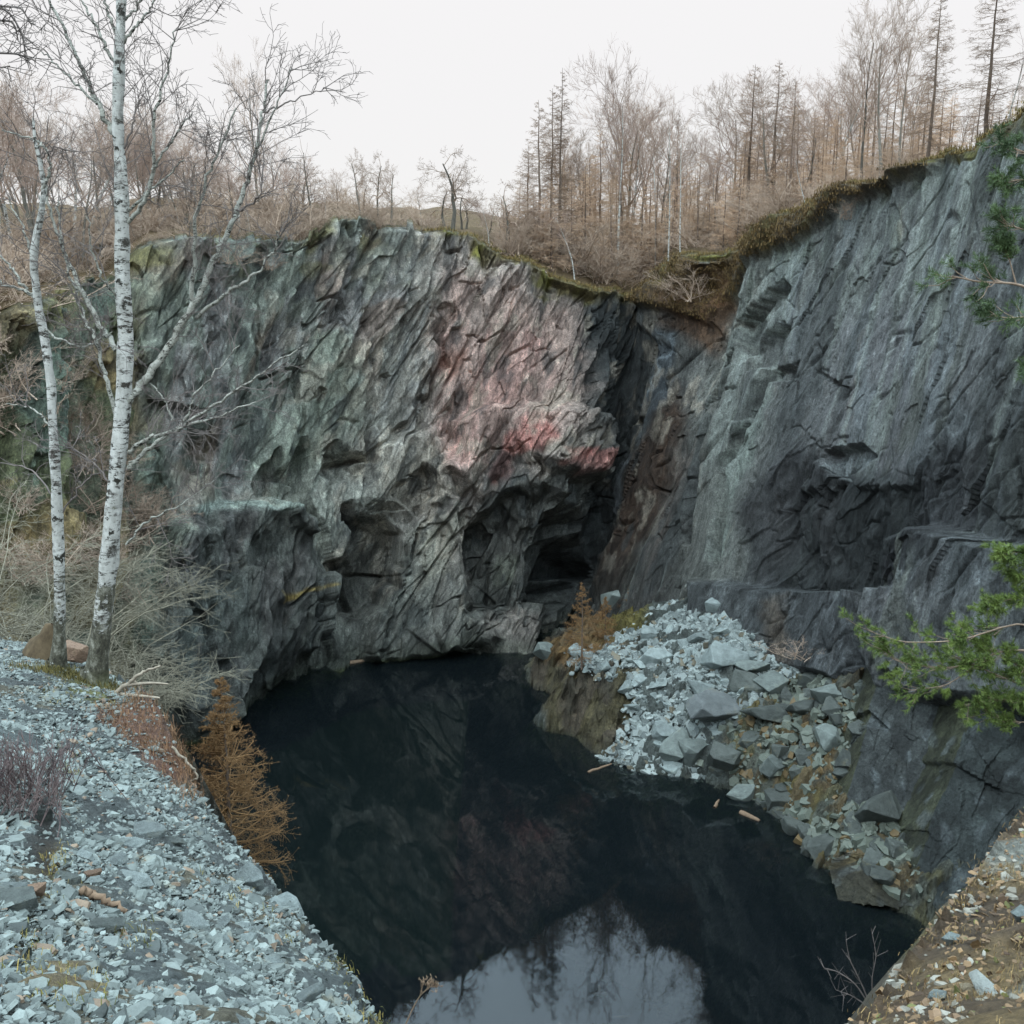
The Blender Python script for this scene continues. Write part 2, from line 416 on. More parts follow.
# lip: the wall bends over into the plateau, outward along the line from the pit
out2 = R[:, :2] / np.linalg.norm(R[:, :2], axis=1)[:, None]
rimP = P[:, -1, :].copy()
lip = []
for d, dz in ((.35, .12), (.9, .22), (1.6, .2), (2.6, -.1)):
    L_ = rimP.copy(); L_[:, :2] += out2 * d; L_[:, 2] += dz + .12 * fbm2(arc / 1.3, 0 * arc + d * 3, 85, 3)
    lip.append(L_)
P = np.concatenate([P, np.stack(lip, 1)], 1)
nvt = P.shape[1]

# ------------------------------------------------------------------ what the wall is made of (mineral colours, moss, stains) and shade painted into recesses
colr = np.zeros(G.shape)
base_x = [(-400, (88, 88, 70)), (0, (92, 94, 74)), (110, (98, 102, 86)), (180, (112, 117, 108)), (300, (124, 128, 118)), (380, (132, 132, 124)), (450, (138, 130, 122)),
          (540, (136, 126, 118)), (610, (78, 78, 74)), (660, (76, 75, 72)), (720, (112, 115, 109)), (800, (108, 110, 109)), (900, (106, 108, 109)), (1024, (106, 110, 109)), (1300, (104, 108, 106))]
bx = np.array([k[0] for k in base_x], float); bc = np.array([lin(*k[1]) for k in base_x])
for i in range(3): colr[:, :, i] = np.interp(wx - .0 * wy, bx, bc[:, i])
def paint(rgb, m, k=1.0):
    global colr
    m = np.clip(m * k, 0, 1)[:, :, None]
    colr = colr * (1 - m) + lin(*rgb)[None, None, :] * m
sp = .5 + .5 * np.clip(fbm2(q / 1.8, Z / 6, 101, 4) * 1.3, -1, 1)
sp2 = sstep(.35, .75, .5 + .5 * fbm2(q / .9, Z / 3.2, 103, 4))
left = sstep(190, 120, wx)
paint((74, 78, 52), left * sstep(.45, .6, sp), .75)
paint((112, 92, 62), left * sstep(-.05, .35, fbm2(A / 4, Z / 3, 105, 4)), .6)
paint((84, 98, 90), left * sstep(0, .4, fbm2(A / 3, Z / 5, 106, 4)), .7)
tl = M([(160, 235), (420, 232), (420, 330), (330, 480), (190, 500), (120, 400)], 30)
paint((94, 99, 92), tl * sp2, .6)
paint((134, 128, 128), tl * sstep(.55, .8, sp), .5)
paint((118, 96, 80), tl * sstep(.1, .5, fbm2(q / 2.2, Z / 3, 107, 4)), .5)
paint((126, 134, 120), M([(320, 330), (356, 336), (372, 420), (330, 460), (270, 470), (300, 400)], 16) * (.4 + .6 * sp), .8)
pk = M([(440, 262), (520, 290), (590, 300), (600, 380), (560, 440), (520, 430), (490, 480), (450, 470), (430, 400)], 16)
paint((152, 128, 118), pk * (.5 + .5 * sp), .8)
paint((158, 126, 117), M([(440, 330), (545, 318), (552, 420), (520, 420), (480, 470), (440, 460)], 12) * (.35 + .65 * sp2), .8)
paint((150, 102, 94), M([(486, 482), (506, 440), (545, 402), (552, 440), (520, 455), (508, 484)], 5), .8)
paint((158, 110, 102), M([(556, 448), (592, 452), (594, 470), (572, 474), (556, 464)], 3), .9)
paint((142, 100, 84), M([(440, 350), (470, 345), (462, 380), (438, 380)], 5), .5)
paint((160, 160, 156), M([(400, 300), (430, 300), (420, 430), (380, 470), (390, 380)], 12) * sp2, .7)
paint((150, 142, 128), M([(360, 430), (440, 430), (450, 500), (380, 520)], 12) * (.4 + .6 * sp), .7)
paint((94, 99, 92), M([(384, 600), (420, 530), (452, 502), (466, 600), (500, 640), (440, 664), (368, 660)], 9) * (.5 + .5 * sp), .8)
paint((128, 126, 114), M([(420, 540), (452, 502), (470, 520), (446, 580), (420, 590)], 8), .7)
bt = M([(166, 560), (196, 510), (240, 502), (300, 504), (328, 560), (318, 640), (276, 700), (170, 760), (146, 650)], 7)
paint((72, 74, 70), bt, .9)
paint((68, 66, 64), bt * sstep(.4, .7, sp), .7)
paint((84, 91, 86), M([(165, 640), (185, 590), (225, 570), (226, 630), (170, 700)], 8) * sp2, .6)
paint((124, 134, 126), M([(196, 508), (232, 498), (300, 502), (298, 510), (200, 516)], 4), .9)
paint((138, 118, 58), M([(278, 591), (300, 584), (304, 588), (282, 597)], 2), .7)
paint((74, 72, 66), M([(330, 560), (352, 500), (402, 535), (395, 575), (366, 630), (330, 610)], 8), .8)  # hollow painted darker, shade put into its colour
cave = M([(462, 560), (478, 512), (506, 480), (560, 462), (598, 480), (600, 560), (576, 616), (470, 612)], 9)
paint((66, 68, 64), cave, .9)  # darkness of the cave painted into its rock
paint((96, 99, 88), M([(496, 588), (504, 552), (520, 542), (534, 558), (536, 588)], 6), .7)
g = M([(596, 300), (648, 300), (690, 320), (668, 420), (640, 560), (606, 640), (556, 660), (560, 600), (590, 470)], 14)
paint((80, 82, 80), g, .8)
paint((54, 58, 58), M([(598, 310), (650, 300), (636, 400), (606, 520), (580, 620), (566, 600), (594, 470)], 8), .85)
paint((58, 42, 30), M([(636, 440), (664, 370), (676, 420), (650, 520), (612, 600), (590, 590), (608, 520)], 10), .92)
paint((66, 74, 80), M([(650, 345), (668, 330), (660, 390), (630, 440), (640, 390)], 5), .7)
paint((150, 162, 168), band([(664, 338), (648, 372), (634, 402)], 1.6, 1.6), .5)
paint((140, 146, 150), band([(622, 455), (610, 490), (603, 512)], 2.5, 3), .6)
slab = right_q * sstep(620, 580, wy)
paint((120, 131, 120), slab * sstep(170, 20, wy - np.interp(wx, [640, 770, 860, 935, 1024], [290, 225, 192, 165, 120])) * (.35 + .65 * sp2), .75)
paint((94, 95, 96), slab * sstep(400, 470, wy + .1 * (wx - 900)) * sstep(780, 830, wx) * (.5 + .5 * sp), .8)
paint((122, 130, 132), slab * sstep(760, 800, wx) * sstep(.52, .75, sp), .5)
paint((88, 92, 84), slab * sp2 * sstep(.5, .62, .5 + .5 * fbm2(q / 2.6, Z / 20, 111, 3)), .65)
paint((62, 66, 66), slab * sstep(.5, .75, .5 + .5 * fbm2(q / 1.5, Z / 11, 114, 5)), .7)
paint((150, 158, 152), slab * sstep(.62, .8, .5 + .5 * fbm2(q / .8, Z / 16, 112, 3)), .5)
paint((92, 80, 72), M([(650, 480), (690, 400), (710, 440), (690, 520), (650, 560)], 14) * sp2, .5)
paint((134, 144, 136), M([(712, 560), (724, 460), (756, 390), (770, 360), (766, 410), (735, 500), (728, 560)], 6) * (.5 + .5 * sp2), .8)
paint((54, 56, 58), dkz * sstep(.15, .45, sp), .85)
paint((40, 42, 44), over, .85)  # shade under the overhang painted in, along with the wet black rock
paint((52, 56, 56), M([(752, 560), (800, 490), (850, 470), (912, 480), (920, 545), (872, 590), (790, 592)], 9), .85)  # recess below the overhang darkened by paint as shade
paint((64, 64, 64), M([(780, 440), (840, 470), (820, 560), (760, 570), (740, 520)], 18) * sp, .7)
paint((140, 148, 148), M([(824, 458), (858, 446), (868, 458), (846, 476), (830, 470)], 3), .6)
paint((80, 84, 86), M([(700, 585), (870, 592), (876, 700), (700, 650)], 6), .8)
paint((92, 78, 62), M([(780, 610), (800, 600), (806, 690), (780, 700)], 9), .6)
paint((116, 120, 112), M([(880, 620), (900, 545), (950, 540), (960, 640), (890, 690)], 9) * sp2, .6)
th = fbm2(q / .3, Z / 8, 151, 4)
paint((58, 62, 60), slab * sstep(.3, .7, th), .5)
paint((138, 146, 138), slab * sstep(.35, .75, -th) * sstep(480, 300, wy), .45)
paint((150, 142, 128), (1 - right_q) * (1 - bt) * (1 - cave) * sstep(.25, .6, fbm2(q / 1.0, Z / 1.8, 153, 5)) * sstep(200, 330, wx) * sstep(640, 540, wy), .5)
paint((56, 60, 60), (1 - right_q) * sstep(.35, .6, fbm2(q / 1.1, Z / 2.6, 154, 5)) * sstep(180, 260, wx), .6)
# moss, turf and dead bracken hanging over the rim
edge_px = (wy - np.interp(PX, cols, project(R)[1]))
mossy = sstep(16, 2, edge_px + 8 * fbm2(A / 1.2, Z / 1.2, 121, 3)) * sstep(425, 445, PX)
paint((78, 70, 40), mossy, .9)
paint((98, 96, 42), mossy * sstep(.0, .5, fbm2(A / 1.1, Z / .9, 123, 3)), .8)
lm = sstep(60, 5, edge_px + 20 * fbm2(A / 2, Z / 2, 125, 3)) * sstep(425, 380, PX)
paint((84, 92, 84), lm * sp2, .6)
paint((104, 98, 52), lm * sstep(.15, .5, fbm2(A / 2.2, Z / 1.6, 127, 3)), .6)
paint((84, 70, 50), bank, .95)
paint((96, 88, 50), bank * sstep(-.1, .4, fbm2(A / 1.6, Z / 1.2, 129, 3)), .75)
paint((66, 56, 40), bank * sstep(.1, .5, fbm2(A / 1.1, Z / 1.6, 131, 3)), .7)
paint((88, 64, 44), M([(666, 300), (712, 262), (716, 300), (690, 345), (664, 330)], 8), .8)
# wall toned darker towards its foot; weed just over and under the waterline
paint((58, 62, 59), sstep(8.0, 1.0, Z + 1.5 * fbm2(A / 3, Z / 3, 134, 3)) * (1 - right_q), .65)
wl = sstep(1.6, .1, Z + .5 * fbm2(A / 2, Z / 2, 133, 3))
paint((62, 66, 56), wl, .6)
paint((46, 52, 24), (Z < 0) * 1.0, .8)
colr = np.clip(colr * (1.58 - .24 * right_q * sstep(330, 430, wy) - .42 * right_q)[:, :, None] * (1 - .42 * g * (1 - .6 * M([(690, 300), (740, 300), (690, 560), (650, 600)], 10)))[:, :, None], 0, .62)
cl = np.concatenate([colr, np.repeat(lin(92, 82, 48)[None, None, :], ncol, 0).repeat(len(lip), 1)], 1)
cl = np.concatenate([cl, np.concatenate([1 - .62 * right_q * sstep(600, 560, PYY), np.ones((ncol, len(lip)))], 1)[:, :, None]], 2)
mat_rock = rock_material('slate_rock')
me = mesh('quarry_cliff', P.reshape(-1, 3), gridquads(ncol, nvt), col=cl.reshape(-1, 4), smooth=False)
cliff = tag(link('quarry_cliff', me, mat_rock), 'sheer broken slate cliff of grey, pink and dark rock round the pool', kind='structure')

# ------------------------------------------------------------------ plateau behind the rim
def earth_material(name, c1, c2, c3, scale=1.0):
    m = NT(name); v = m.coords()
    c = m.ramp(m.noise(v, .35 * scale, 8, .7), [(.3, tuple(lin(*c1))), (.5, tuple(lin(*c2))), (.7, tuple(lin(*c3)))])
    c = m.mul(c, m.ramp(m.noise(v, 4 * scale, 6, .7), [(.3, .6), (.7, 1.3)]))
    m.base(c); m.rough(.95, .1)
    m.L(m.bump(m.noise(v, 6 * scale, 5, .7), .8, .15), m.p.inputs['Normal'])
    return m.m
mat_moor = earth_material('moorland_turf', (70, 60, 46), (98, 82, 62), (82, 72, 50))
DD = np.array([1.2, 2.5, 4, 6, 9, 13, 18, 25, 35, 50, 75, 110, 170, 300, 700.])
def rise(d): return .15 + .13 * np.minimum(d, 45) + .05 * np.maximum(d - 45, 0) - .03 * np.maximum(d - 120, 0)
csel = np.unique(np.concatenate([np.arange(0, 110, 4), np.arange(110, ncol - 100, 6), np.arange(ncol - 100, ncol, 4), [ncol - 1]]))
rs = rimP[csel]; os_ = out2[csel]
pl = rs[:, None, :].repeat(len(DD), 1)
pl[:, :, :2] += os_[:, None, :] * DD[None, :, None]
bumpy = fbm2(pl[:, :, 0] / 7, pl[:, :, 1] / 7, 141, 4)
pl[:, :, 2] = (rs[:, 2:3] * np.exp(-DD / 60) + (1 - np.exp(-DD / 60)) * 30) + rise(DD)[None, :] + .5 * bumpy * np.minimum(DD / 8, 1)[None, :] - .2
plateau = tag(link('plateau_ground', mesh('plateau_ground', pl.reshape(-1, 3), gridquads(len(csel), len(DD))), mat_moor), 'brown turf and leaf litter behind the cliff rim', kind='structure')
rim_px = project(rimP)[0]
def rim_at(px, d):                           # a point on the plateau d metres behind the rim, in view column px
    i = int(np.argmin(np.abs(rim_px - px) + 1e4 * ((cols < -300) | (cols > 1400))))
    p = rimP[i].copy(); p[:2] += out2[i] * d
    if d < 1.2: p[2] += .1
    else: p[2] = p[2] * math.exp(-d / 60) + (1 - math.exp(-d / 60)) * 30 + float(rise(d)) - .35
    return p

# ------------------------------------------------------------------ water
m = NT('dark_pool_water')
m.p.inputs['Base Color'].default_value = (1, 1, 1, 1)
m.p.inputs['Transmission Weight'].default_value = 1.0
m.p.inputs['IOR'].default_value = 1.37
m.p.inputs['Roughness'].default_value = .02
dif = m.node('ShaderNodeBsdfDiffuse'); dif.inputs['Color'].default_value = (.010, .0145, .017, 1)
mx = m.node('ShaderNodeMixShader', i_0=.4)
m.L(m.p.outputs[0], mx.inputs[1]); m.L(dif.outputs[0], mx.inputs[2])
wv = m.coords(scale=(1, .6, 1))
nb = m.bump(m.noise(wv, .9, 3, .5), .05, .06)
m.L(nb, m.p.inputs['Normal'])
gl = m.node('ShaderNodeBsdfGlossy'); gl.inputs['Roughness'].default_value = .02
m.L(nb, gl.inputs['Normal'])
fr = m.node('ShaderNodeFresnel', i_IOR=1.38); m.L(nb, fr.inputs['Normal'])
mx2 = m.node('ShaderNodeMixShader'); m.L(fr.outputs[0], mx2.inputs[0]); m.L(dif.outputs[0], mx2.inputs[1]); m.L(gl.outputs[0], mx2.inputs[2])
m.L(mx2.outputs[0], mx.inputs[2])
m.L(mx.outputs[0], m.out.inputs['Surface'])
va = m.node('ShaderNodeVolumeAbsorption'); va.inputs['Color'].default_value = (.62, .72, .55, 1); va.inputs['Density'].default_value = 1.6
m.L(va.outputs[0], m.out.inputs['Volume'])
X0, X1, Y0, Y1 = -42, 44, 8, 92
wvv = np.array([(x, y, z) for z in (-8.5, 0) for x, y in ((X0, Y0), (X1, Y0), (X1, Y1), (X0, Y1))], float)
water = tag(link('pool_water', mesh('pool_water', wvv, [(3, 2, 1, 0), (4, 5, 6, 7), (0, 1, 5, 4), (1, 2, 6, 5), (2, 3, 7, 6), (3, 0, 4, 7)], smooth=False), m.m), 'still black water filling the quarry pit', kind='structure')
# ------------------------------------------------------------------ thin-plate surfaces through known points
def tps(pts, lam=.02):
    pts = np.asarray(pts, float); n = len(pts)
    U = lambda r: np.where(r > 1e-6, r * r * np.log(np.maximum(r, 1e-6)), 0)
    r = np.linalg.norm(pts[:, None, :2] - pts[None, :, :2], axis=-1)
    K = U(r) + lam * np.eye(n); Pm = np.c_[np.ones(n), pts[:, :2]]
    Lm = np.zeros((n + 3, n + 3)); Lm[:n, :n] = K; Lm[:n, n:] = Pm; Lm[n:, :n] = Pm.T
    wgt = np.linalg.solve(Lm, np.r_[pts[:, 2], 0, 0, 0])
    def f(x, y):
        x = np.asarray(x, float); y = np.asarray(y, float); s = wgt[n] + wgt[n + 1] * x + wgt[n + 2] * y
        for i in range(n): s = s + wgt[i] * U(np.hypot(x - pts[i, 0], y - pts[i, 1]))
        return s
    return f
def raymarch(px, py, fz, Ymin, Ymax, n=160):  # where the view rays meet a height field
    Ys = np.linspace(Ymin, Ymax, n)
    a, dy, dz = raydir(px, py)
    out = np.full(np.shape(px) + (3,), np.nan); prev = None
    hit = np.zeros(np.shape(px), bool)
    for Y in Ys:
        t = Y / dy; x = a * t; z = H + dz * t
        g = z - fz(x, np.full_like(x, Y))
        m = (g <= 0) & ~hit
        if prev is not None and m.any():
            k = prev[m] / (prev[m] - g[m] + 1e-9); Yh = Y - (1 - k) * (Ys[1] - Ys[0])
            tt_ = Yh / dy[m]
            out[m] = np.stack([a[m] * tt_, Yh, H + dz[m] * tt_], -1)
        hit |= m; prev = g
    return out

# ------------------------------------------------------------------ rubble tip on the far right shore
z0 = lambda px, py: PZ(px, py, 0.0)
pile_pts = [z0(548, 692), z0(572, 738), z0(604, 758), z0(640, 770), z0(700, 777), z0(760, 802), z0(800, 836), z0(832, 870), z0(900, 912), z0(960, 940),
            PY(560, 690, 55.5), PY(592, 684, 54.2), PY(628, 688, 54.0), PY(552, 655, 62), PY(630, 640, 60.5), PY(600, 655, 60), PY(680, 608, 61.5), PY(722, 600, 59.8), PY(770, 652, 54),
            PY(800, 690, 51), PY(850, 690, 48), PY(860, 740, 45.2), PY(850, 800, 42.2), PY(760, 752, 48), PY(700, 700, 52.3), PY(880, 850, 39.5), PY(930, 885, 37.0), (16.5, 42.5, 2.0), (18.5, 39, 1.8), (21, 35.5, 2.0), (19.5, 45, 4.5), (24, 40, 4.0), (25, 33, 2), (3.5, 68, .6), (6.5, 68, 1.6), (1, 70, -1), (9, 67, 3.4), (12, 66, 5), (0, 66, -1.5)]
# the foot of the tip goes on under the water
for px, py in ((520, 720), (560, 775), (600, 790), (640, 805), (700, 812), (750, 845), (800, 890), (860, 940), (540, 700)):
    p = PZ(px, py, 0.0); pile_pts.append(np.array([p[0], p[1], -2.6]))
for px, py in ((480, 760), (600, 850), (700, 880), (780, 960)):
    p = PZ(px, py, 0.0); pile_pts.append(np.array([p[0], p[1], -6.5]))
pile_z = tps(pile_pts)
gx = np.linspace(-3, 26, int(330 * Q)); gy = np.linspace(30, 73, int(480 * Q))
XX, YY = np.meshgrid(gx, gy, indexing='ij')
def pile_h(x, y): return pile_z(x, y) + .22 * fbm2(x / 2.2, y / 2.2, 201, 3)
ZZ = pile_h(XX, YY) + .3 * facet(XX, YY, 1.7, 1.7, 203, 1.5) + .22 * facet(XX, YY, .7, .7, 205, 1.5) + .1 * facet(XX, YY, .3, .3, 206, 1.5)
ppx, ppy = project(np.stack([XX, YY, pile_z(XX, YY)], -1))
wpx = ppx + 9 * fbm2(XX / 1.6, YY / 1.6, 207, 3); wpy = ppy + 7 * fbm2(XX / 1.6, YY / 1.6, 209, 3)
pc = np.zeros(XX.shape + (3,)) + lin(86, 92, 88)
def pp(rgb, m, k=1.0):
    global pc
    m = np.clip(m * k, 0, 1)[..., None]; pc = pc * (1 - m) + lin(*rgb) * m
nA = .5 + .5 * fbm2(XX / 1.3, YY / 1.3, 211, 4); nB = .5 + .5 * fbm2(XX / .7, YY / .7, 213, 4)
lowr = pmask(wpx, wpy, [(720, 700), (860, 650), (1000, 700), (1000, 960), (860, 930), (740, 820)], 14)
pp((84, 86, 76), lowr, .9)
pp((98, 82, 54), lowr * sstep(.5, .68, nA), .8)
pp((96, 88, 44), lowr * sstep(.55, .75, nB), .5)
pp((110, 90, 60), pmask(wpx, wpy, [(790, 700), (860, 690), (860, 790), (820, 800), (780, 760)], 10) * sstep(.3, .6, nB), .75)
mound = pmask(wpx, wpy, [(535, 640), (600, 640), (632, 676), (628, 760), (560, 760), (530, 700)], 8)
pp((80, 70, 56), mound, .9)
pp((88, 82, 54), mound * sstep(.5, .75, nA), .6)
pp((70, 66, 54), mound * sstep(.5, .7, nB), .7)
pp((118, 92, 54), pmask(wpx, wpy, [(590, 600), (650, 596), (640, 640), (570, 670), (545, 660)], 10), .7)
pp((100, 96, 44), pmask(wpx, wpy, [(610, 610), (650, 590), (650, 630), (600, 640)], 8), .7)
wet = sstep(.7, .0, ZZ + .3 * nB)
pp((58, 60, 46), wet, .6)
pp((44, 50, 22), (ZZ < -.05) * 1.0, .85)
mat_rubble = rock_material('rubble_earth', streak=.5)
YY2 = YY - (.35 * planes(XX, ZZ, .8, .9, 241) + .22 * planes(XX, ZZ, .35, .4, 242)) * mound
tip = tag(link('rubble_slope', mesh('rubble_slope', np.stack([XX, YY2, ZZ], -1).reshape(-1, 3), gridquads(len(gx), len(gy)), col=pc.reshape(-1, 3), smooth=False), mat_rubble), 'rubble slope of slate waste running down into the pool', kind='structure')

# ------------------------------------------------------------------ leaning rock buttresses at the right shore
def block(corners, back, n, seed, amp):
    """a rock block from four front corners (tl, tr, br, bl) and a vector to its back, broken up by real relief"""
    tl_, tr_, br_, bl_ = [np.array(c, float) for c in corners]; bk = np.array(back, float)
    c8 = [tl_, tr_, br_, bl_, tl_ + bk, tr_ + bk, br_ + bk, bl_ + bk]
    faces = [(0, 1, 2, 3), (4, 0, 3, 7), (1, 5, 6, 2), (4, 5, 1, 0)]
    Vs, Qs, Fc, off = [], [], [], 0
    for k, (a, b, c, d) in enumerate(faces):
        u, v = np.meshgrid(np.linspace(0, 1, n), np.linspace(0, 1, n), indexing='ij')
        u, v = u[..., None], v[..., None]
        g_ = (c8[a] * (1 - u) + c8[b] * u) * (1 - v) + (c8[d] * (1 - u) + c8[c] * u) * v
        Vs.append(g_.reshape(-1, 3)); Qs.append(gridquads(n, n)[:, ::-1] + off); Fc.append(np.full(n * n, k)); off += n * n
    V = np.concatenate(Vs); Fc = np.concatenate(Fc)
    ctr = np.mean(c8, 0)
    d = V - ctr; d /= np.linalg.norm(d, axis=1)[:, None]
    h = amp * (facet(V[:, 0] + .4 * V[:, 1], V[:, 2] - .5 * V[:, 0], 2.2, 3.4, seed, 1.4) + .5 * facet(V[:, 0] - V[:, 1], V[:, 2], .8, 1.5, seed + 3, 1.4)
               + .22 * facet(V[:, 0] + .7 * V[:, 1], V[:, 2], .3, .5, seed + 5, 1.4) + .8 * noise3(V[:, 0] / 2, V[:, 1] / 2, V[:, 2] / 2, seed))
    wob = np.stack([noise3(V[:, 0] / 1.1 + 9 * k, V[:, 1] / 1.1, V[:, 2] / 1.1, seed + 20 + k) for k in range(3)], 1)
    return V + d * h[:, None] + wob * amp * .3, np.concatenate(Qs), Fc
mat_butt = rock_material('buttress_rock', streak=.8)
def buttress(name, corners, back, seed, amp, label, c_front, c_side, c_top):
    V, Qd, Fc = block(corners, back, int(110 * Q) + 20, seed, amp)
    c = np.where((Fc == 0)[:, None], lin(*c_front), np.where((Fc == 1)[:, None], lin(*c_side), lin(*c_top)))
    t = np.clip(.5 + .7 * noise3(V[:, 0] / .8, V[:, 1] / .8, V[:, 2] / 1.6, seed + 31), 0, 1)[:, None]
    c = c * (.7 + .6 * t)
    s_ = sstep(.3, .6, noise3(V[:, 0] / .5, V[:, 1] / .5, V[:, 2] / 2.5, seed + 33))[:, None]
    c = c * (1 - .4 * s_) + lin(112, 120, 122) * .4 * s_
    wl_ = sstep(.9, .2, V[:, 2])[:, None]
    c = c * (1 - .5 * wl_) + lin(50, 52, 44) * .5 * wl_
    return tag(link(name, mesh(name, V, Qd, col=c, smooth=False), mat_butt), label, kind='structure')
buttress('rock_buttress', [PY(886, 662, 46.5), PY(968, 692, 43.5), PY(912, 840, 40.0), PY(846, 800, 42.2)], (.5, 4.5, .3), 301, .17,
         'dark leaning slab of slate with a mossy green left edge', (66, 70, 69), (64, 66, 50), (92, 94, 80))
buttress('rock_buttress', [PY(985, 690, 41.5), PY(1120, 720, 38), PY(1040, 980, 32.5), PY(900, 905, 37.2)], (.4, 4.8, .3), 311, .15,
         'dark leaning slate slab at the right shore, nearest the viewer', (56, 62, 61), (62, 65, 50), (92, 94, 80))
buttress('rock_buttress', [PY(905, 545, 46.0), PY(958, 545, 45.0), PY(930, 680, 43.5), PY(880, 660, 45.0)], (3.0, 4.0, .3), 321, .32,
         'pale grey broken rib of rock above the leaning slabs', (104, 108, 104), (92, 96, 88), (108, 112, 100))
buttress('rock_buttress', [PY(824, 872, 39.2), PY(900, 846, 39.4), PY(945, 908, 36.4), PY(838, 902, 37.6)], (2, 4, .2), 331, .3,
         'low brown mossy rock at the water below the leaning slabs', (78, 74, 60), (78, 80, 70), (96, 84, 58))

# ------------------------------------------------------------------ near bank: slate path on the left, grassy bank on the right
bank_pts = [PY(0, 1024, 2.8), PY(0, 900, 4.4), PY(0, 800, 6.3), PY(0, 720, 9), PY(0, 640, 16), PY(60, 650, 14.6), PY(95, 682, 12.3), PY(150, 697, 12), PY(180, 790, 9.3),
            PY(240, 850, 7.6), PY(300, 920, 6.0), PY(340, 960, 5.2), PY(375, 1024, 4.3), PY(200, 1024, 3.3), PY(100, 800, 7.0), PY(100, 900, 5.0),
            (0, 0, 23.35), (-3, 0, 23.7), (3, 0, 23.4), (0, -8, 24), (-9, -6, 25), (9, -6, 24.5), (-12, 6, 22.6), (-18, 14, 20.6), (-30, 18, 21),
            PY(1024, 1024, 3.0), PY(850, 1024, 3.7), PY(905, 960, 4.4), PY(960, 885, 5.3), PY(1024, 812, 6.6), PY(1110, 880, 5), (14, 12, 22.3), (30, 14, 23)]
bank_f = tps(bank_pts)
EDGE = [(-60, 19)] + [tuple(PY(*p)[:2]) for p in ((-40, 640, 17.2), (0, 638, 16.6), (70, 650, 14.8), (150, 694, 12.3), (174, 745, 10.6), (196, 797, 9.2), (247, 852, 7.5), (306, 921, 5.95), (346, 966, 5.1), (378, 1024, 4.25))] + \
       [(-.45, 2.6), (.3, 1.5), (1.0, 2.4)] + [tuple(PY(*p)[:2]) for p in ((848, 1026, 3.7), (903, 962, 4.4), (960, 884, 5.3), (1026, 810, 6.7), (1150, 700, 9))] + [(16, 15), (60, 24)]
EPOLY = EDGE + [(60, -60), (-60, -60)]
def bank_drop(x, y):
    s = polysd(np.asarray(x, float), np.asarray(y, float), EPOLY)      # inside positive
    out = np.maximum(-s, 0)
    return np.where(s < 0, .35 * np.minimum(out, .25) / .25 * .6 + 2.1 * out, 0) + .10 * np.exp(-np.maximum(s, 0) / .35) * (s >= 0), s
def bank_h(x, y):
    dz, s = bank_drop(x, y)
    return np.maximum(bank_f(x, y) - dz + .06 * fbm2(np.asarray(x) / .9, np.asarray(y) / .9, 221, 3) + .25 * fbm2(np.asarray(x) / 2.5, np.asarray(y) / 2.5, 223, 2) * sstep(0, 1.5, -s), -9)
bx_ = np.concatenate([np.linspace(-60, -14, 60), np.linspace(-13.8, 12, int(420 * Q)), np.linspace(12.3, 60, 60)])
by_ = np.concatenate([np.linspace(-60, -2, 40), np.linspace(-1.8, 26, int(440 * Q)), np.linspace(26.3, 40, 40)])
BX, BY = np.meshgrid(bx_, by_, indexing='ij')
BZ = bank_h(BX, BY)
_, BS = bank_drop(BX, BY)
steep = sstep(0, -.4, BS)
BZ = BZ + .03 * facet(BX, BY, .3, .3, 225, 1.2) * (1 - steep) + .35 * steep * facet(BX + BZ * .3, BY - BZ * .3, 1.0, 1.0, 227, 1.3)
bcx = np.zeros(BX.shape + (3,)) + lin(92, 99, 98)
def bp(rgb, m, k=1.0):
    global bcx
    m = np.clip(m * k, 0, 1)[..., None]; bcx = bcx * (1 - m) + lin(*rgb) * m
b1 = .5 + .5 * fbm2(BX / .8, BY / .8, 229, 4); b2 = .5 + .5 * fbm2(BX / .3, BY / .3, 231, 4)
rgt = sstep(.3, 1.0, BX - .0 * BY)
bp((92, 76, 58), rgt, .95); bp((132, 112, 78), rgt * sstep(.45, .65, b1), .8); bp((92, 72, 50), rgt * sstep(.5, .7, b2), .7); bp((140, 144, 136), rgt * sstep(.58, .72, b1 * .4 + b2 * .6), .8)
lft = 1 - rgt
bp((86, 90, 88), lft * sstep(.5, .7, b2), .6)
bp((122, 108, 76), lft * sstep(.62, .78, b1), .45)
bpx, bpyy = project(np.stack([BX, BY, BZ], -1))
bpx = bpx + 6 * fbm2(BX / .5, BY / .5, 233, 3); bpyy = bpyy + 6 * fbm2(BX / .5, BY / .5, 235, 3)
vis = (BY > 1.5) & (BS > -1.2)
bp((120, 84, 66), vis * pmask(bpx, bpyy, [(92, 716), (150, 690), (200, 780), (176, 790), (130, 745)], 8), .85)
bp((112, 112, 60), vis * pmask(bpx, bpyy, [(45, 690), (80, 676), (140, 694), (120, 704), (60, 700)], 5), .8)
bp((112, 96, 62), vis * pmask(bpx, bpyy, [(40, 850), (62, 846), (66, 900), (44, 900)], 6), .7)
bp((132, 116, 86), vis * pmask(bpx, bpyy, [(10, 930), (60, 940), (120, 1000), (20, 1012), (0, 960)], 14) * sstep(.4, .6, b2), .7)
bp((50, 46, 42), vis * pmask(bpx, bpyy, [(28, 796), (48, 790), (60, 850), (52, 884), (30, 870)], 6), .8)  # dark soil, with the shade of the gap painted in
bp((96, 92, 80), steep, .8)
bp((92, 88, 56), steep * sstep(.5, .7, b1), .7)
mat_bank = rock_material('slate_bank', streak=.3, fine=22.0, chip=0)
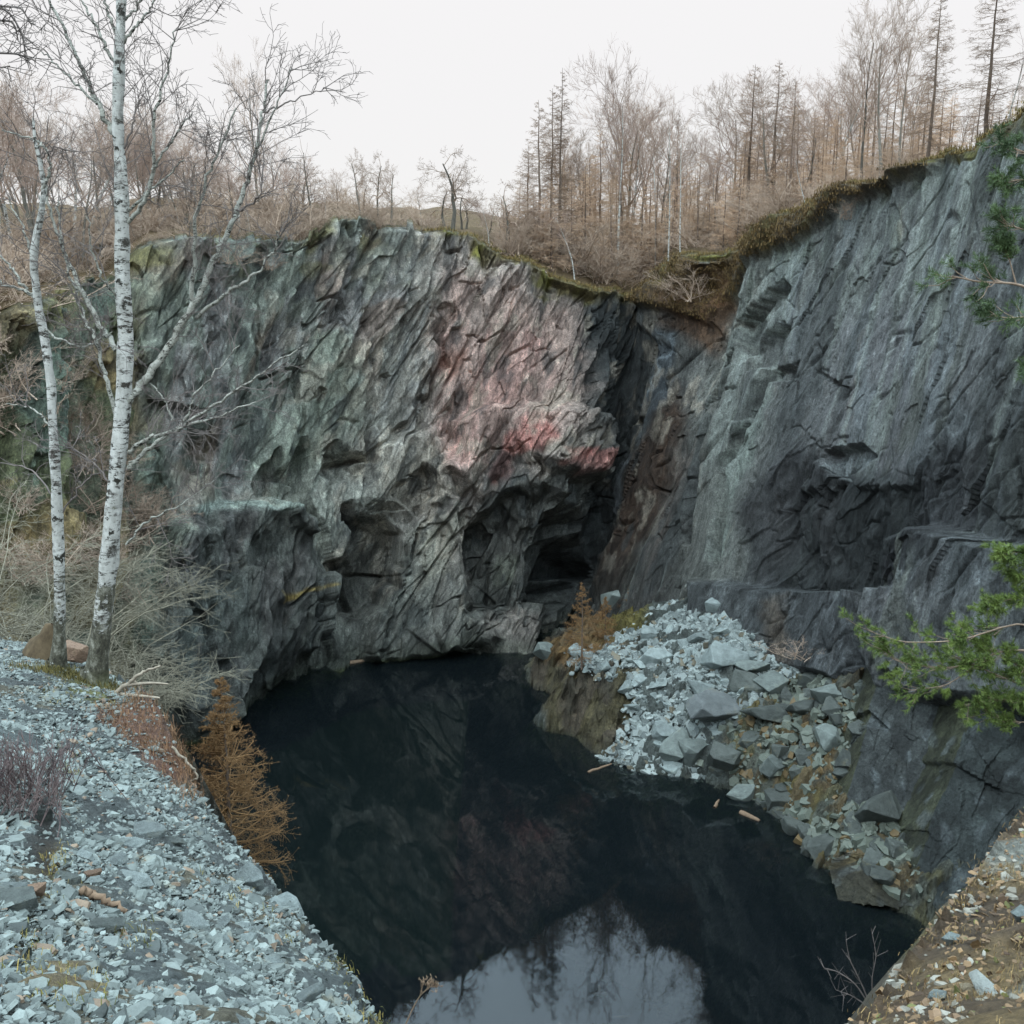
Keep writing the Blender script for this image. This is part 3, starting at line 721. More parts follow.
bankobj = tag(link('quarry_bank', mesh('quarry_bank', np.stack([BX, BY, BZ], -1).reshape(-1, 3), gridquads(len(bx_), len(by_)), col=bcx.reshape(-1, 3), smooth=False), mat_bank), 'near bank of slate waste and turf dropping to the pool', kind='structure')

# ------------------------------------------------------------------ loose slate
def stones(P, size, seed, flat=.3, up=None, jit=.35):
    """many flat angular pieces as one mesh: six-sided prisms with a smaller tilted top"""
    r = np.random.default_rng(seed); n = len(P); k = 6
    ang = (np.arange(k)[None, :] + r.uniform(-.32, .32, (n, k))) * 2 * PI / k + r.uniform(0, 6.28, (n, 1))
    rad = r.uniform(.62, 1.12, (n, k)); asp = r.uniform(.36, .95, (n, 1))
    x, y = np.cos(ang) * rad, np.sin(ang) * rad * asp
    rot = r.uniform(0, 6.28, (n, 1)); x, y = x * np.cos(rot) - y * np.sin(rot), x * np.sin(rot) + y * np.cos(rot)
    th = flat * r.uniform(.45, 1.3, (n, 1))
    tsc = r.uniform(.72, .98, (n, k))
    loc = np.zeros((n, 2 * k, 3))
    loc[:, :k, 0], loc[:, :k, 1], loc[:, :k, 2] = x, y, -th
    loc[:, k:, 0], loc[:, k:, 1], loc[:, k:, 2] = x * tsc, y * tsc, th + r.uniform(-.12, .12, (n, k)) * th
    if up is None: up = np.tile([0, 0, 1.0], (n, 1))
    nz = up + r.normal(0, jit, (n, 3)); nz /= np.linalg.norm(nz, axis=1)[:, None]
    ax = np.cross(nz, np.tile([.31, .95, .05], (n, 1))); ax /= np.linalg.norm(ax, axis=1)[:, None]; ay = np.cross(nz, ax)
    W_ = (loc[:, :, 0:1] * ax[:, None] + loc[:, :, 1:2] * ay[:, None] + loc[:, :, 2:3] * nz[:, None]) * size[:, None, None] + P[:, None]
    base = (np.arange(n) * 2 * k)[:, None]
    qs = np.stack([np.stack([i + 0 * base[:, 0], (i + 1) % k + 0 * base[:, 0], k + (i + 1) % k + 0 * base[:, 0], k + i + 0 * base[:, 0]], 1) + base for i in range(k)], 1).reshape(-1, 4)
    tq = np.concatenate([np.array([[k, k + 1, k + 2, k + 3]]) + base, np.array([[k, k + 3, k + 4, k + 5]]) + base])
    return W_.reshape(-1, 3), np.concatenate([qs, tq]), 2 * k
def slate_mat(name, lo, hi, tint):
    m = NT(name); v = m.coords()
    col = m.attr().outputs['Color']
    c = m.mul(col, m.ramp(m.noise(v, 14, 6, .7), [(.3, lo), (.7, hi)]))
    c = m.mul(c, tuple(lin(*tint)), m.ramp(m.noise(v, 3, 6, .7), [(.58, 0.0), (.72, .5)]), 'MIX')
    m.base(c); m.rough(.62, .35)
    m.L(m.bump(m.noise(v, 30, 4, .7), .4, .02), m.p.inputs['Normal'])
    return m.m
mat_slate = slate_mat('broken_slate', .75, 1.25, (120, 112, 88))
def stone_cols(n, per, seed, a=(54, 60, 58), b=(128, 137, 133), odd=(116, 100, 84), podd=.05):
    r = np.random.default_rng(seed); t = r.beta(1.25, 1.25, n)[:, None]
    c = lin(*a) * (1 - t) + lin(*b) * t
    o = r.random(n) < podd; c[o] = lin(*odd) * r.uniform(.7, 1.2, (o.sum(), 1))
    return np.repeat(c, per, 0)
# near-left scree
def sample_bank(n, poly, seed):
    r = np.random.default_rng(seed); x = r.uniform(-14, 6, n); y = r.uniform(1.2, 18, n)
    z = bank_h(x, y); px, py = project(np.stack([x, y, z], -1))
    px, py = px + r.normal(0, 6, n), py + r.normal(0, 6, n)
    k = polysd(px, py, poly) > 0
    return np.stack([x, y, z], -1)[k]
LEFT = [(-420, 600), (-60, 630), (60, 648), (150, 700), (182, 780), (245, 850), (306, 918), (350, 968), (384, 1060), (-420, 1060)]
s1 = sample_bank(680000, LEFT, 1)
dist = np.linalg.norm(s1[:, :2], axis=1); r_ = np.random.default_rng(2)
redm = pmask(*project(s1), [(92, 716), (150, 690), (200, 780), (176, 790), (130, 745)], 4) > r_.uniform(0, 1.3, len(s1))
soil_shade = pmask(*project(s1), [(28, 796), (48, 790), (60, 850), (52, 884), (30, 870)], 8) > r_.uniform(.2, 1.2, len(s1))
redm = redm | soil_shade
keep = (r_.random(len(s1)) < np.where(dist < 6.5, 1.0, .62)) & ~redm
s1 = s1[keep]; dist = dist[keep]
sz = np.exp(r_.normal(math.log(.0168), .58, len(s1))).clip(.008, .085) * np.where(dist < 6.5, 1, 1.12)
V, Qd, per = stones(s1 + np.array([0, 0, .01]), sz, 3, .14, jit=.42)
scree = tag(link('slate_scree', mesh('slate_scree', V, Qd, col=stone_cols(len(s1), per, 4), smooth=False), mat_slate), 'blue-grey slate chippings covering the near left path', kind='stuff')
RIGHT = [(838, 1060), (850, 1020), (905, 958), (962, 880), (1026, 806), (1100, 780), (1100, 1060)]
s2 = sample_bank(60000, RIGHT, 5); r_ = np.random.default_rng(6)
cl2 = noise2(s2[:, 0] / .35, s2[:, 1] / .35, 241) > -.25
s2 = s2[cl2]; sz = np.exp(r_.normal(math.log(.022), .5, len(s2))).clip(.008, .06)
s2 = s2 + np.array([0, 0, .018])
V, Qd, per = stones(s2, sz, 7, .25, jit=.35)
tag(link('slate_gravel', mesh('slate_gravel', V, Qd, col=stone_cols(len(s2), per, 8, (100, 94, 82), (142, 140, 130), (128, 104, 80), .15), smooth=False), mat_slate), 'grey and tan slate gravel on the near right bank', kind='stuff')
s2b = sample_bank(90000, RIGHT, 9) + np.array([0, 0, .02]); r_ = np.random.default_rng(10)
sz = np.exp(r_.normal(math.log(.02), .4, len(s2b))).clip(.008, .045)
V, Qd, per = stones(s2b, sz, 19, .05, jit=.55)
tag(link('leaf_litter', mesh('leaf_litter', V, Qd, col=stone_cols(len(s2b), per, 20, (66, 50, 36), (134, 108, 76), (96, 96, 52), .12), smooth=False), mat_slate), 'brown dead leaves and moss matted over the near right bank', kind='stuff')
# rubble tip: small pieces
def sample_pile(n, poly, seed, dens=None):
    r = np.random.default_rng(seed); x = r.uniform(-2, 25, n); y = r.uniform(33, 70, n)
    z = pile_h(x, y); px, py = project(np.stack([x, y, z], -1))
    k = (polysd(px + r.normal(0, 4, n), py + r.normal(0, 3, n), poly) > 0) & (z > -.6)
    return np.stack([x, y, z], -1)[k]
FAN = [(632, 692), (560, 660), (600, 650), (655, 612), (690, 596), (745, 600), (780, 640), (800, 672), (770, 690), (712, 740), (700, 782), (640, 776), (600, 762), (628, 730)]
LOW = [(700, 740), (770, 690), (850, 660), (880, 700), (870, 800), (900, 830), (930, 900), (830, 875), (760, 806), (700, 784)]
MOUND = [(535, 650), (600, 650), (632, 690), (626, 762), (560, 745), (530, 700)]
f1 = sample_pile(90000, FAN, 11); r_ = np.random.default_rng(12)
f1 = f1[: 8000]; sz = np.exp(r_.normal(math.log(.15), .55, len(f1))).clip(.06, .5)
V, Qd, per = stones(f1 + np.array([0, 0, .08]), sz, 13, .3, up=np.tile([-.25, -.55, .8], (len(f1), 1)), jit=.5)
tag(link('slate_rubble', mesh('slate_rubble', V, Qd, col=stone_cols(len(f1), per, 14, (80, 87, 86), (142, 150, 147), (104, 98, 84), .05), smooth=False), mat_slate), 'pale blue-grey slate rubble spilling down the tip', kind='stuff')
f2 = sample_pile(60000, LOW, 15)[:1700]; r_ = np.random.default_rng(16)
sz = np.exp(r_.normal(math.log(.20), .5, len(f2))).clip(.07, .6)
V, Qd, per = stones(f2 + np.array([0, 0, .05]), sz, 17, .4, up=np.tile([-.2, -.4, .9], (len(f2), 1)), jit=.5)
tag(link('mossy_rubble', mesh('mossy_rubble', V, Qd, col=stone_cols(len(f2), per, 18, (70, 76, 68), (104, 110, 100), (98, 82, 56), .10), smooth=False), mat_slate), 'darker mossy rubble by the water at the right', kind='stuff')

# individual blocks, each an object of its own
def hull_rock(name, seed, n=15, asp=(1, .75, .45)):
    r = random.Random(seed); bm = bmesh.new()
    for _ in range(n):
        v = Vector((r.gauss(0, 1), r.gauss(0, 1), r.gauss(0, 1))); v = v / max(abs(v.x), abs(v.y), abs(v.z)) * r.uniform(.75, 1)
        a_ = r.uniform(0, 6.283); q_ = r.uniform(.7, 1.05); v = Vector((math.cos(a_) * q_, math.sin(a_) * q_, r.choice((-1, 1)) * r.uniform(.72, 1) + .25 * v.x))
        bm.verts.new((v.x * asp[0], v.y * asp[1], v.z * asp[2]))
    res = bmesh.ops.convex_hull(bm, input=bm.verts[:])
    bmesh.ops.delete(bm, geom=[g_ for g_ in res['geom_interior'] if isinstance(g_, bmesh.types.BMVert)], context='VERTS')
    bmesh.ops.bevel(bm, geom=bm.edges[:], offset=.022, segments=1, affect='EDGES', profile=.5)
    bmesh.ops.triangulate(bm, faces=bm.faces[:])
    bmesh.ops.subdivide_edges(bm, edges=bm.edges[:], cuts=2, use_grid_fill=True)
    me = bpy.data.meshes.new(name)
    co = np.array([v.co[:] for v in bm.verts]) * 3.0
    dv = np.stack([noise3(co[:, 0] + k, co[:, 1] + k, co[:, 2] + k, seed) for k in (0, 5, 9)], 1) * .03
    for v, d in zip(bm.verts, dv): v.co += Vector(d)
    bm.to_mesh(me); bm.free(); me.shade_flat(); return me
def plain_slate(name, c, dark=.6):
    m = NT(name); v = m.coords(); oi = m.node('ShaderNodeObjectInfo')
    cc = m.mul(tuple(lin(*c)), m.ramp(oi.outputs['Random'], [(0, .72), (1, 1.28)]))
    cc = m.mul(cc, m.ramp(m.noise(v, 2.5, 8, .7), [(.3, dark), (.7, 1.25)]))
    cc = m.mul(cc, tuple(lin(112, 104, 74)), m.ramp(m.noise(v, 1.3, 6, .7), [(.56, 0.0), (.72, .5)]), 'MIX')
    m.base(cc); m.rough(.6, .35); m.L(m.bump(m.noise(v, 4, 9, .75), .8, .16), m.p.inputs['Normal']); return m.m
mat_pale, mat_mid, mat_dark, mat_purple = plain_slate('pale_slate', (134, 144, 142)), plain_slate('grey_slate', (106, 114, 110)), plain_slate('dark_slate', (78, 83, 79)), plain_slate('purple_slate', (104, 109, 109))
rock_me = {}
def rock_mesh(kind, mat, k, asp):
    key = (kind, k)
    if key not in rock_me:
        rock_me[key] = hull_rock('slate_block', 400 + k * 7 + len(kind), 13 + k % 5, asp); rock_me[key].materials.append(mat)
    return rock_me[key]
def put_rock(name, label, cat, loc, size, rot, me, group=None):
    o = link(name, me); o.location = loc; o.rotation_euler = rot; o.scale = (size,) * 3
    return tag(o, label, cat, group)
# the big ones, by where they lie on the tip
BIG = [(724, 664, 36, 'pale', (1, .75, .5), 'big squarish pale boulder on the upper right of the rubble tip', 'p'), (716, 719, 58, 'purple', (1, .62, .28), 'largest tilted purple-grey slab lying in the middle of the rubble tip', 'u'),
       (722, 766, 40, 'dark', (.7, .6, 1), 'upright dark block at the water below the purple slab', 'd'), (690, 757, 30, 'mid', (1, .7, .7), 'rounded grey block beside the upright dark block at the water', 'm'),
       (722, 611, 26, 'pale', (1, .6, .5), 'pale block perched at the top of the rubble tip', 'p'), (664, 735, 25, 'pale', (1, .8, .4), 'flat pale block low on the left of the rubble tip', 'p'),
       (766, 720, 40, 'dark', (1, .6, .45), 'dark flat-topped boulder right of the purple slab', 'd'), (770, 690, 34, 'mid', (1, .6, .4), 'grey wedge of slate above the dark flat-topped boulder', 'm'),
       (745, 690, 34, 'dark', (1, .6, .4), 'dark block under the big squarish boulder', 'd'), (752, 672, 30, 'mid', (1, .7, .5), 'grey block just right of the big squarish boulder', 'm'),
       (800, 712, 30, 'dark', (.8, .7, .7), 'dark block between the flat-topped boulder and the leaning buttress', 'd'), (826, 700, 36, 'mid', (1, .6, .5), 'grey boulder at the foot of the dark cliff recess', 'm'),
       (655, 662, 26, 'pale', (1, .6, .4), 'pale slab on the upper left of the rubble tip', 'p'), (650, 640, 24, 'pale', (.8, .6, .5), 'pale upright chunk near the top left of the rubble tip', 'p'),
       (700, 692, 26, 'pale', (1, .6, .4), 'pale slab just above the purple slab', 'p'), (676, 752, 34, 'mid', (1, .7, .6), 'wide bluish block near the foot of the rubble tip', 'm'),
       (740, 800, 26, 'mid', (1, .7, .6), 'greenish block at the waterline right of the upright block', 'm'), (775, 770, 26, 'mid', (1, .7, .5), 'grey block part way down the mossy rubble', 'm'),
       (778, 805, 34, 'dark', (1, .6, .4), 'greenish slab at the waterline of the mossy rubble', 'd'), (800, 830, 32, 'dark', (1, .6, .4), 'low dark slab at the water near the right end of the rubble', 'd'),
       (876, 815, 44, 'dark', (1, .7, .6), 'mossy boulder at the foot of the leaning buttress', 'd'), (830, 742, 36, 'mid', (1, .6, .4), 'mossy slab on the orange-brown moss', 'm'), (555, 632, 26, 'mid', (1, .7, .6), 'grey block beside the far larch sapling', 'm'),
       (625, 608, 46, 'mid', (1, .6, .5), 'slanting moss-topped block behind the far larch sapling', 'm'), (576, 655, 18, 'pale', (1, .7, .5), 'small pale block under the far larch sapling', 'p'),
       (545, 655, 20, 'mid', (1, .7, .6), 'small grey block at the water left of the mossy mound', 'm'), (862, 735, 24, 'dark', (1, .7, .6), 'dark block leaning on the mossy edge of the buttress', 'd'), (700, 640, 22, 'pale', (1, .6, .4), 'pale slab in the centre top of the rubble tip', 'p')]
MATS = dict(pale=mat_pale, mid=mat_mid, dark=mat_dark, purple=mat_purple)
for i, (px, py, w_, mk_, asp, lab, _) in enumerate(BIG):
    h_ = raymarch(np.array([px * 1.0]), np.array([py * 1.0]), pile_h, 33, 72, 300)[0]
    if np.isnan(h_[0]): continue
    me = hull_rock('slate_boulder', 700 + i * 3, 16, asp); me.materials.append(MATS[mk_])
    sz_ = w_ / F * (h_[1] * CP) / 2 * 1.4
    r = random.Random(i)
    put_rock('slate_boulder', lab, 'boulder', tuple(h_ + np.array([0, -.05, .28 * sz_])), sz_, (r.uniform(.15, .8), r.uniform(-.35, .35), r.uniform(-.5, .5)), me)
f3 = sample_pile(50000, FAN, 21); r = random.Random(5)
for i in range(150):
    p = f3[i]; s_ = min(.75, math.exp(r.gauss(math.log(.36), .36)))
    put_rock('slate_block', 'pale grey angular slate block lying on the rubble tip', 'rock', (p[0], p[1] - .05, p[2] + .12), s_, (r.uniform(-.1, .9), r.uniform(-.5, .5), r.uniform(-.7, .7)), rock_mesh('pale', mat_pale, i % 8, (1, .7, .32)), 'slate blocks on the rubble tip')
f4 = sample_pile(50000, LOW, 23)
for i in range(70):
    p = f4[i]; s_ = min(.9, math.exp(r.gauss(math.log(.5), .42)))
    put_rock('mossy_block', 'dark mossy slate block in the rubble at the right shore', 'rock', (p[0], p[1], p[2] + .08), s_, (r.uniform(-.5, .3), r.uniform(-.5, .5), r.uniform(0, 6)), rock_mesh('darkish', mat_dark, i % 8, (1, .75, .5)), 'mossy blocks at the right shore')
# flakes and slabs on the near bank
def on_bank(px, py): return raymarch(np.array([px * 1.0]), np.array([py * 1.0]), bank_h, 1.5, 20, 500)[0]
near = [(135, 886, 52, 'pale', (1, .42, .14), 'long pale slate slab in the middle of the near scree', -.5), (147, 836, 34, 'pale', (1, .75, .3), 'rounded pale block behind the long pale slab', .3),
        (126, 846, 40, 'pale', (1, .4, .12), 'flat pale slab leaning on the rounded pale block', .2), (244, 884, 50, 'pale', (1, .55, .4), 'pale boulder on the lip of the scree', -.6), (290, 912, 40, 'pale', (1, .6, .4), 'pale boulder near the lower lip of the scree', -.5),
        (86, 860, 22, 'pale', (1, .5, .3), 'small whitish stone left of the long slab', -.4), (170, 844, 36, 'mid', (1, .3, .12), 'thin grey slab right of the rounded block', .1), (66, 884, 26, 'mid', (1, .7, .35), 'dark grey flake beside the moss tuft', .3),
        (46, 822, 20, 'dark', (.7, .5, 1), 'dark upright slate standing beside the heather', .4), (12, 906, 40, 'mid', (1, .7, .3), 'broad grey slab at the left edge of the scree', 0), (108, 932, 36, 'mid', (1, .7, .3), 'broad grey flake under the driftwood', .2),
        (195, 928, 40, 'pale', (1, .6, .2), 'pale tilted slab right of the driftwood', -.6), (232, 974, 40, 'pale', (1, .35, .15), 'narrow pale slab low on the right of the scree', -.6)]
for i, (px, py, w_, mk_, asp, lab, rz) in enumerate(near):
    h_ = on_bank(px, py)
    if np.isnan(h_[0]): continue
    me = hull_rock('slate_slab', 900 + i * 3, 15, asp); me.materials.append(MATS[mk_])
    s_ = w_ / F * np.linalg.norm(h_ - np.array([0, 0, H])) / 2 * 1.05
    put_rock('slate_slab', lab, 'slab', tuple(h_ + np.array([0, 0, .25 * s_ * asp[2] + .015])), s_, (.12, .08, rz), me)
s5 = sample_bank(20000, LEFT, 31); d5 = np.linalg.norm(s5[:, :2], axis=1); s5 = s5[d5 < 9]
for i in range(130):
    p = s5[i]; s_ = min(.12, math.exp(r.gauss(math.log(.058), .35)))
    put_rock('slate_flake', 'loose blue-grey slate flake on the near scree', 'rock', (p[0], p[1], p[2] + .02), s_, (r.uniform(-.3, .3), r.uniform(-.3, .3), r.uniform(0, 6)), rock_mesh('flake', mat_pale, i % 8, (1, .62, .2)), 'slate flakes on the near scree')
for px, py, w_, mk_, asp, lab, rz in [(984, 990, 19, 'white', (.5, 1, .2), 'upright whitish slate slab on the right bank', .15), (937, 1000, 20, 'pale', (1, .5, .3), 'small pale stone left of the whitish slab', .4), (950, 942, 16, 'pale', (1, .6, .4), 'grey stone half way up the right bank', .3),
                                      (1018, 918, 18, 'pale', (1, .7, .5), 'pale stone at the right edge of the bank', .2), (966, 994, 14, 'tan', (1, .7, .5), 'tan stone beside the whitish slab', .2), (878, 972, 34, 'tan', (.8, .6, 1.2), 'tan rock face at the lip of the right bank', -.4), (930, 898, 22, 'tan', (.8, .6, 1), 'tan rock on the upper lip of the right bank', -.4)]:
    h_ = on_bank(px, py)
    if np.isnan(h_[0]): print('miss', lab); continue
    if mk_ == 'white' and 'white' not in MATS: MATS['white'] = plain_slate('white_slate', (186, 192, 186), .85)
    if mk_ == 'tan' and 'tan' not in MATS: MATS['tan'] = plain_slate('tan_stone', (150, 136, 112), .8)
    me = hull_rock('stone', 950 + px, 15, asp); me.materials.append(MATS[mk_])
    s_ = w_ / F * np.linalg.norm(h_ - np.array([0, 0, H])) / 2 * (1.9 if mk_ == 'white' else 1.1)
    put_rock('stone', lab, 'stone', tuple(h_ + np.array([0, 0, .02])), s_, (.25, .05, rz), me)
for px, py, w_, lab in [(28, 896, 30, 'orange-brown stone at the left edge of the scree'), (92, 878, 18, 'small pinkish stone left of the long slab')]:
    h_ = on_bank(px, py)
    if 'or' not in MATS: MATS['or'] = plain_slate('orange_stone', (138, 112, 92), .8)
    me = hull_rock('stone', 980 + px, 15, (1, .6, .4)); me.materials.append(MATS['or'])
    put_rock('stone', lab, 'stone', tuple(h_ + np.array([0, 0, .02])), w_ / F * np.linalg.norm(h_ - np.array([0, 0, H])) / 2, (.1, .1, .5), me)
# ------------------------------------------------------------------ plants: tubes, trees
class Tubes:
    def __init__(s): s.V, s.Q, s.T, s.n, s.c = [], [], [], 0, []
    def tube(s, pts, rad, n=4, col=None):
        pts = np.asarray(pts, float); k = len(pts)
        rad = np.broadcast_to(np.asarray(rad, float), (k,))
        t = np.gradient(pts, axis=0); t /= np.linalg.norm(t, axis=1)[:, None] + 1e-9
        av = pts[-1] - pts[0]; av /= np.linalg.norm(av) + 1e-9
        ref = np.array([0, 0, 1.0]) if abs(av[2]) < .8 else np.array([1.0, .2, 0])
        u = np.cross(t, ref); u /= np.linalg.norm(u, axis=1)[:, None] + 1e-9; w_ = np.cross(t, u)
        a = np.arange(n) * 2 * PI / n
        ring = pts[:, None] + rad[:, None, None] * (np.cos(a)[None, :, None] * u[:, None] + np.sin(a)[None, :, None] * w_[:, None])
        i = np.arange(k * n).reshape(k, n) + s.n; j = np.roll(i, -1, 1)
        s.Q.append(np.stack([i[:-1], j[:-1], j[1:], i[1:]], -1).reshape(-1, 4))
        s.V.append(ring.reshape(-1, 3)); s.n += k * n
        if col is not None: s.c.append(np.tile(col, (k * n, 1)))
    def twig(s, p0, p1, r0, r1, bend=None):   # a thin two-piece twig
        m_ = (p0 + p1) / 2 + (bend if bend is not None else 0)
        s.tube([p0, m_, p1], [r0, (r0 + r1) / 2, r1], 3)
    def tris(s, V, T):
        s.V.append(V); s.T.append(np.asarray(T) + s.n); s.n += len(V)
    def mesh(s, name, smooth=True):
        c = np.concatenate(s.c) if s.c else None
        return mesh(name, np.concatenate(s.V), np.concatenate(s.Q) if s.Q else None, np.concatenate(s.T) if s.T else None, col=c, smooth=smooth)
def unit(v): return v / (np.linalg.norm(v) + 1e-9)
def bark(name, a, b, scale=(6, 6, 2), rand=.25):
    m = NT(name); v = m.coords(scale=scale); oi = m.node('ShaderNodeObjectInfo')
    c = m.ramp(m.noise(v, 1.5, 5, .7), [(.3, tuple(lin(*a))), (.7, tuple(lin(*b)))])
    c = m.mul(c, m.ramp(oi.outputs['Random'], [(0, 1 - rand), (1, 1 + rand)]))
    m.base(c); m.rough(.85, .15); return m.m
def birch_bark(name, scale=1.0, moss=True, k=1.0):
    m = NT(name); v = m.coords(scale=(5 * scale, 5 * scale, 17 * scale)); v2 = m.coords(scale=(3 * scale, 3 * scale, 1.8 * scale)); v3 = m.coords(scale=(4 * scale, 4 * scale, 5 * scale))
    spots = m.ramp(m.noise(v, 1.0, 6, .75), [(.50, 0.0), (.55, 1.0)])
    big = m.ramp(m.noise(v2, 1.0, 5, .75), [(.42, 0.0), (.55, 1.0)])
    f = m.mul(spots, big, 1.0, 'MULTIPLY')
    scars = m.ramp(m.noise(v3, 1.4, 5, .7), [(.585, 0.0), (.615, 1.0)])
    c = m.ramp(m.noise(v2, 3.0, 6, .7), [(.3, tuple(lin(150, 149, 142))), (.7, tuple(lin(204, 203, 197)))])
    c = m.mul(c, tuple(lin(60, 56, 50)), f, 'MIX'); c = m.mul(c, tuple(lin(48, 46, 40)), scars, 'MIX')
    if moss:                                   # rough dark mossy foot: an attribute painted along the trunk
        at = m.attr('Col').outputs['Color']
        low = m.ramp(m.noise(v2, 2.6, 8, .78), [(.38, tuple(lin(40, 38, 32))), (.5, tuple(lin(82, 80, 68))), (.62, tuple(lin(140, 138, 126)))])
        sepn = m.node('ShaderNodeSeparateColor'); m.L(at, sepn.inputs[0])
        add = m.node('ShaderNodeMath', operation='ADD'); m.L(sepn.outputs[0], add.inputs[0])
        sc_ = m.node('ShaderNodeMath', operation='MULTIPLY'); sc_.inputs[1].default_value = 2.6; m.L(m.noise(v3, .8, 6, .75), sc_.inputs[0]); m.L(sc_.outputs[0], add.inputs[1])
        c = m.mul(c, low, m.ramp(m_scale(m, add.outputs[0], .5), [(.80, 0.0), (.86, 1.0)]), 'MIX')
        c = m.mul(c, tuple(lin(92, 98, 50)), sepn.outputs[1], 'MIX')
    if k < 1: c = m.mul(c, (k, k, k * .94))
    m.base(c); m.rough(.75, .25)
    m.L(m.bump(m.noise(v, 1.5, 5, .7), .5, .02), m.p.inputs['Normal']); return m.m
def m_scale(m, sock, k):
    n = m.node('ShaderNodeMath', operation='MULTIPLY'); n.inputs[1].default_value = k; m.L(sock, n.inputs[0]); return n.outputs[0]
M_larch = bark('larch_bark', (84, 72, 64), (118, 104, 92)); M_larchtwig = bark('larch_twigs', (168, 140, 117), (202, 174, 147), (1, 1, 1))
M_bare = bark('bare_bark', (78, 74, 68), (120, 116, 106)); M_baretwig = bark('bare_twigs', (140, 122, 110), (172, 152, 136), (1, 1, 1))
M_scrub = bark('scrub_twigs', (150, 130, 114), (184, 164, 146), (1, 1, 1)); M_birchfar = birch_bark('far_birch_bark', .5, False); M_birchtwig = bark('birch_twigs', (142, 122, 112), (174, 152, 138), (1, 1, 1))
M_rusty = bark('larch_needles', (104, 80, 54), (142, 110, 76), (3, 3, 3), .1)
M_greytwig = bark('grey_twigs', (104, 100, 88), (146, 140, 122), (1, 1, 1))

def larch(rg, h, L0, nb, z0=.12, up=.25, sec=9, rt=.0075, dead=0.0, r0=None, taper=.75):
    tr, cr = Tubes(), Tubes()
    n = 12; zz = np.linspace(0, h, n); wob = np.cumsum(rg.normal(0, .012 * h / n * 3, (n, 2)), 0)
    ax = np.c_[wob - wob[0], zz]; r0 = r0 or .011 * h + .03
    tr.tube(ax, r0 * (1 - zz / h * .93), 7)
    for b in range(nb):
        u = z0 + (1 - z0) * ((b + rg.random()) / nb) ** .92
        if u > .985: continue
        base = np.array([np.interp(u * h, zz, ax[:, 0]), np.interp(u * h, zz, ax[:, 1]), u * h])
        ln = (L0 * (1 - u) ** taper * rg.uniform(.6, 1.1) + .012 * h) * (.6 + .4 * sstep(z0, z0 + .15, u))
        if rg.random() < dead: ln *= .35
        az = rg.uniform(0, 2 * PI); el = rg.normal(-.08 + up * u, .14)
        d = np.array([math.cos(az) * math.cos(el), math.sin(az) * math.cos(el), math.sin(el)])
        f = np.linspace(0, 1, 6)
        pts = base + d * ln * f[:, None]; pts[:, 2] += ln * (-.20 * f + .26 * f ** 2.2)
        pts += rg.normal(0, .02 * ln, pts.shape) * f[:, None]
        cr.tube(pts, np.linspace(.012 + .008 * ln, .006, 6), 3)
        side = unit(np.cross(d, [0, 0, 1]))
        ns = int(sec * (.5 + ln / L0))
        for k in range(ns):
            t = rg.uniform(.15, 1); p = np.array([np.interp(t, f, pts[:, i]) for i in range(3)])
            k1 = min(1, ln / 1.6); l2 = ln * .34 * (1.05 - t) + rg.uniform(.2, .45) * k1
            d2 = unit(side * rg.choice([-1, 1]) * rg.uniform(.4, 1) + d * rg.uniform(.3, .9) + np.array([0, 0, rg.uniform(-.75, .25)]))
            e = p + d2 * l2
            cr.twig(p, e, rt, rt * .6, np.array([0, 0, rg.uniform(-.05, .08)]) * l2)
            for _ in range(3):
                q_ = p + (e - p) * rg.uniform(.2, 1); d3 = unit(d2 + rg.normal(0, .7, 3))
                cr.tube([q_, q_ + d3 * rg.uniform(.15, .4) * k1], [rt * .75, rt * .5], 3)
    return tr, cr
def bare_tree(rg, h, levels=4, spread=.62, r0=None, first=.28, nlimb=9, twig=.007, upw=.25, wander=.16):
    tr, cr = Tubes(), Tubes()
    def grow(p, d, ln, r, lev):
        n = 6 if lev < 2 else 4
        pts = [p]; dd = d.copy()
        for i in range(n):
            dd = unit(dd + rg.normal(0, wander * (1 if lev else .45), 3) + np.array([0, 0, upw * .25 if lev else .05])); pts.append(pts[-1] + dd * ln / n)
        pts = np.array(pts); rr = np.linspace(r, r * (.35 if lev else .25), n + 1); rr = np.maximum(rr, twig * .6)
        (tr if lev == 0 else cr).tube(pts, rr, 7 if lev == 0 else (5 if lev == 1 else 3))
        if lev >= levels: return
        nc = nlimb if lev == 0 else (6 if lev == 1 else 5)
        for k in range(nc):
            t = (first + (1 - first) * (k + rg.random()) / nc) if lev == 0 else rg.uniform(.2, 1)
            i = min(int(t * n), n - 1); f = t * n - i
            q_ = pts[i] * (1 - f) + pts[i + 1] * f; ld = unit(pts[i + 1] - pts[i])
            rd = unit(np.cross(ld, rg.normal(0, 1, 3)))
            sp_ = spread * rg.uniform(.7, 1.35)
            nd = unit(ld * math.cos(sp_) + rd * math.sin(sp_) + np.array([0, 0, upw * .4]))
            l2 = ln * rg.uniform(.38, .62) * (1 - .35 * t) if lev == 0 else ln * rg.uniform(.35, .6)
            r2 = max(rr[i] * (.5 if lev == 0 else .55), twig)
            grow(q_, nd, l2, r2, lev + 1)
    grow(np.zeros(3), np.array([0, 0, 1.0]), h, r0 or .013 * h + .02, 0)
    return tr, cr
